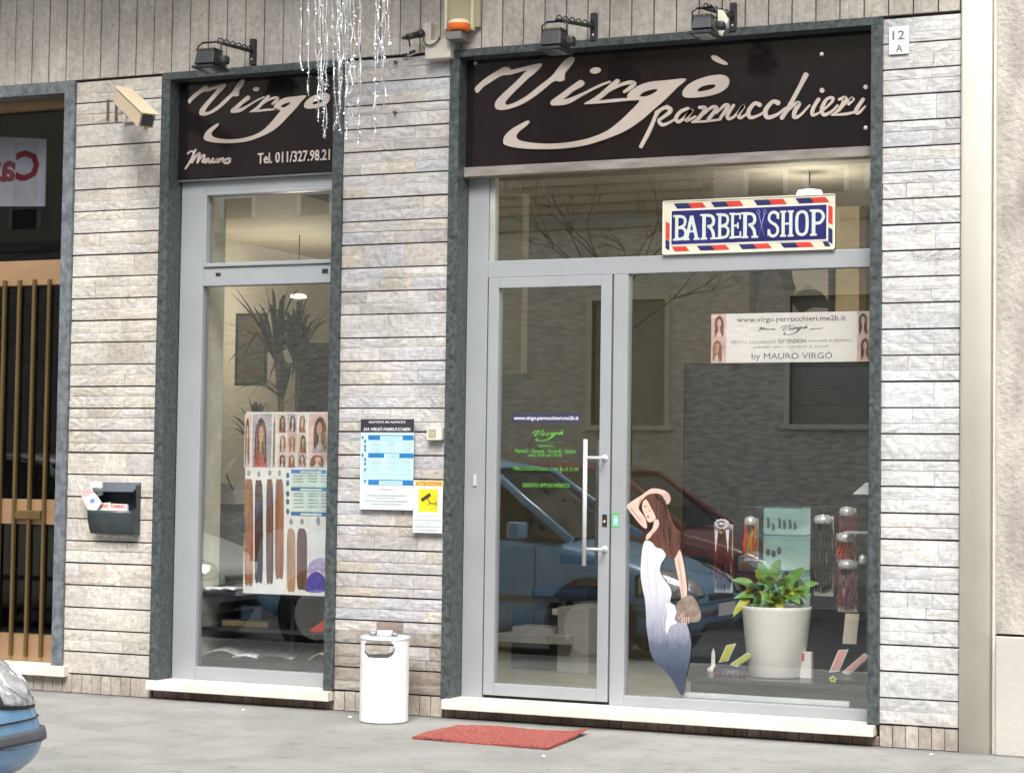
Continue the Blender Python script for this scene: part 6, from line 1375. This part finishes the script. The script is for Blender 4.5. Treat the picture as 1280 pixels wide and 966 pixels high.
# ================================================================== CARS
TYR = M('tyre', (.02, .02, .02), .85); RIM = M('wheel_rim', (.42, .43, .45), .35, metal=.6); CGL = M('car_glass', (.02, .025, .03), .06, spec=.8); LMP = M('headlamp', (.36, .38, .39), .10, var=.5, scale=30, spec=.9, coat=1); TLM = M('tail_lamp', (.45, .02, .02), .2); BMP = M('bumper_strip', (.10, .105, .12), .6)
def car(x0, yc, direction, paint, label, L=3.8, Wd=1.62, Hh=1.46, zr=-.08):
    """direction +1: front at larger x"""
    t = thing('parked_car', label, 'car', (x0, yc, zr), 'cars parked along the street')
    P = lambda s, y, z: (x0 + direction * (L / 2 - s), yc + y, zr + z)     # s: distance from the nose
    st = [(0.0, .60, .33, .50, .30), (.04, .68, .24, .60, .46), (.16, .745, .20, .66, .60), (.45, .79, .19, .76, .76), (.95, .805, .18, .90, .88), (1.6, .81, .18, .93, .93), (2.6, .81, .18, .95, .95), (3.3, .80, .19, .97, .97), (L - .12, .75, .24, .96, .95), (L, .66, .34, .80, .72)]
    vs = []; fs = []; 
    for s, hw, zb, zt, zc in st:
        hw *= Wd / 1.62
        vs += [P(s, -hw * .92, zb), P(s, -hw, zb + .12), P(s, -hw, (zb + zc) / 2 + .05), P(s, -hw * .97, zc - .03), P(s, -hw * .84, zt), P(s, 0, zt + .025), P(s, hw * .84, zt), P(s, hw * .97, zc - .03), P(s, hw, (zb + zc) / 2 + .05), P(s, hw, zb + .12), P(s, hw * .92, zb)]
    n_ = 11
    for i in range(len(st) - 1):
        for k in range(n_ - 1): a = i * n_ + k; fs.append((a, a + 1, a + n_ + 1, a + n_))
        fs.append((i * n_, i * n_ + n_, i * n_ + 2 * n_ - 1, i * n_ + n_ - 1))
    fs.append(tuple(range(n_))); fs.append(tuple((len(st) - 1) * n_ + k for k in range(n_)))
    b = MB(); b.add(vs, fs, paint, True); o = obj('body', b, t); m_ = o.modifiers.new('s', 'SUBSURF'); m_.levels = 2; m_.render_levels = 2
    bpy.context.view_layer.update(); dg_ = bpy.context.evaluated_depsgraph_get(); ev = o.evaluated_get(dg_); em = ev.to_mesh()
    ow = wpos(o); bvh = BVHTree.FromPolygons([v.co + ow for v in em.vertices], [tuple(p.vertices) for p in em.polygons]); ev.to_mesh_clear()
    def patch(name, f0, f1, zlo, zhi, mat, off, nu, nv, parent=None):
        g = []; vs = []; fs = []
        for i in range(nu + 1):
            u = i / nu; f = math.radians(f0 + (f1 - f0) * u); za, zb = zlo(u), zhi(u)
            for j in range(nv + 1):
                z_ = za + (zb - za) * j / nv; c0_ = Vector(P(.8, 0, z_)); d = Vector((direction * math.cos(f), math.sin(f), 0)); hit = bvh.ray_cast(c0_ + d * 3, -d)
                p = hit[0] if hit[0] is not None else c0_ + d * .7; nn_ = hit[1] if hit[0] is not None else d
                if nn_.dot(d) < 0: nn_ = -nn_
                vs.append(p + nn_ * off)
        n1 = len(vs)
        for i in range(nu):
            for j in range(nv): k = i * (nv + 1) + j; fs.append((k, k + 1, k + nv + 2, k + nv + 1))
        b = MB(); b.add(vs, fs, mat, True); ob_ = obj(name, b, parent or t); m_ = ob_.modifiers.new('s', 'SOLIDIFY'); m_.thickness = min(.012, off + .003); m_.offset = 0
        return ob_
    # greenhouse
    gh = [(.98, .70, .91), (1.62, .58, Hh - .05), (1.95, .565, Hh), (2.7, .56, Hh), (3.15, .57, Hh - .06), (3.62, .68, .96)]
    k_ = Wd / 1.62; hwb = lambda s: .725 * k_
    b = MB(); vs = []; fs = []
    for s, hw, z in gh: vs += [P(s, -hwb(s), .90), P(s, -hw * k_, z), P(s, hw * k_, z), P(s, hwb(s), .90)]
    for i in range(len(gh) - 1):
        for k in range(3): a = i * 4 + k; fs.append((a, a + 1, a + 5, a + 4))
    b.add(vs, fs, CGL); obj('window_glass', b, t)
    b = MB(); vs = []; fs = []
    rf = [(1.58, .575, Hh - .045), (1.95, .57, Hh + .012), (2.35, .57, Hh + .022), (2.75, .565, Hh + .012), (3.2, .575, Hh - .055)]
    for s, hw, z in rf: vs += [P(s, -hw * k_ - .01, z - .02), P(s, -hw * k_ * .8, z + .012), P(s, 0, z + .022), P(s, hw * k_ * .8, z + .012), P(s, hw * k_ + .01, z - .02)]
    for i in range(4):
        for k in range(4): a = i * 5 + k; fs.append((a, a + 1, a + 6, a + 5))
    b.add(vs, fs, paint, True); o = obj('roof', b, t); m_ = o.modifiers.new('s', 'SOLIDIFY'); m_.thickness = .02; 
    b = MB()
    for s_ in (-1, 1):
        b.tube([P(.90, s_ * .735 * k_, .90), P(1.3, s_ * .66 * k_, 1.18), P(1.62, s_ * .585 * k_, Hh - .045)], .032, paint, 8)
        b.tube([P(2.15, s_ * .735 * k_, .90), P(2.2, s_ * .58 * k_, Hh)], .030, paint, 8); b.tube([P(3.0, s_ * .735 * k_, .90), P(3.0, s_ * .59 * k_, Hh - .03)], .05, paint, 8); b.tube([P(3.66, s_ * .72 * k_, .92), P(3.2, s_ * .59 * k_, Hh - .06)], .05, paint, 8)
    obj('pillars', b, t)
    for s in (.72, L - .68):
        for s_ in (-1, 1):
            c_ = P(s, s_ * (.80 * k_ - .09), .295); b = MB(); b.lathe(c_, [(.19, -.10), (.28, -.10), (.295, -.07), (.295, .07), (.28, .10), (.19, .10)], TYR, 32, 'Y'); wh = obj('wheel', b, t)
            b = MB(); b.lathe(c_, [(0, s_ * .085), (.05, s_ * .09), (.06, s_ * .07), (.18, s_ * .085), (.195, s_ * .1)], RIM, 24, 'Y'); obj('rim', b, wh)
            b = MB(); c2_ = P(s, s_ * (.812 * k_), .30); b.lathe(c2_, [(.30, -.006), (.345, -.006), (.345, .006), (.30, .006)], TYR, 36, 'Y'); b.lathe(P(s, s_ * (.808 * k_), .30), [(0, -.004), (.32, -.004), (.32, .004), (0, .004)], M('wheel_arch', (.008, .008, .008), .9), 30, 'Y'); obj('wheel_arch', b, t)
            b = MB(); b.lathe(P(s, s_ * (.83 * k_), .295), [(0, -.004), (.05, -.003), (.19, -.0)], RIM, 24, 'Y'); b.lathe(P(s, s_ * (.826 * k_), .295), [(.19, -.004), (.29, -.004), (.29, .004), (.19, .004)], TYR, 30, 'Y'); obj('wheel_face', b, wh)
    for s_ in (-1, 1):
        sg_ = lambda lo, hi: (s_ * lo, s_ * hi)
        hlo = patch('headlight', *sg_(27, 61), lambda u: .475 + .05 * u + .05 * (1 - u) ** 3, lambda u: .60 + .13 * math.sin(u * 2.2) - .06 * u * u, LMP, .007, 14, 8)
        for u0, u1 in ((31, 41), (44, 54)): patch('reflector', *sg_(u0, u1), lambda u: .575 - .045 * math.sin(u * math.pi), lambda u: .585 + .045 * math.sin(u * math.pi), M('lamp_bowl', (.75, .76, .78), .15, metal=.6), .011, 10, 6, parent=hlo)
        patch('indicator', *sg_(55, 60), lambda u: .54, lambda u: .60, M('indicator_amber', (.6, .25, .04), .3), .010, 4, 4, parent=hlo)
        patch('headlight_gap', *sg_(25.5, 62.5), lambda u: .465 + .05 * u + .05 * (1 - u) ** 3, lambda u: .612 + .13 * math.sin(u * 2.2) - .06 * u * u, BLACK, .003, 14, 8)
        b = MB(); b.obox(P(L - .03, s_ * .62 * k_, .80), (.03, 0, 0), (0, .06, 0), (0, 0, .13), TLM); obj('tail_light', b, t, bevel=.01)
        b = MB(); b.obox(P(1.25, s_ * .90 * k_, .97), (.05, 0, 0), (0, .09, 0), (0, 0, .06), paint); obj('mirror', b, t, bevel=.02)
        b = MB(); b.box(min(P(.75 + .2, 0, 0)[0], P(L - 1.0, 0, 0)[0]), max(P(.95, 0, 0)[0], P(L - 1.0, 0, 0)[0]), yc + s_ * .812 * k_ - .012, yc + s_ * .812 * k_ + .012, zr + .46, zr + .50, BMP); obj('side_strip', b, t, bevel=.004)
        b = MB(); b.obox(P(1.95, s_ * .815 * k_, .80), (.07, 0, 0), (0, .012, 0), (0, 0, .014), BMP); obj('door_handle', b, t, bevel=.004)
        b = MB()
        for s in (1.15, 2.12, 3.0): b.tube([P(s, s_ * .8115 * k_, .28), P(s, s_ * .8115 * k_, .60), P(s, s_ * .79 * k_, .88)], .003, BLACK, 4)
        obj('door_gap', b, t)
    patch('bumper_strip', -84, 84, lambda u: .380, lambda u: .422, BMP, .009, 40, 3)
    patch('bumper_gap', -84, 84, lambda u: .458, lambda u: .464, BLACK, .003, 40, 1)
    patch('air_intake', -24, 24, lambda u: .26, lambda u: .32, BLACK, .006, 12, 2)
    patch('grille', -20, 20, lambda u: .48, lambda u: .53, BLACK, .006, 12, 2)
    b = MB(); b.obox(P(-.035, 0, .41), (.004, 0, 0), (0, .2, 0), (0, 0, .045), WHITE); obj('number_plate', b, t)
    return t
BLUE = M('car_paint_blue', (.16, .34, .56), .25, var=.02, coat=.8); CRED = M('car_paint_red', (.30, .075, .06), .3, var=.02, coat=.8); CWHI = M('car_paint_white', (.72, .73, .72), .25, var=.02, coat=.8)
car(-.255 - 1.8, -4.22, 1, BLUE, 'light blue parked car with its nose at the lower left corner of the view', L=3.6)
car(-2.7, -8.4, 1, CRED, 'dark red car parked across the street mirrored in the display window')
car(-6.2, -4.22, 1, CWHI, 'white car parked behind the blue one mirrored in the narrow window')
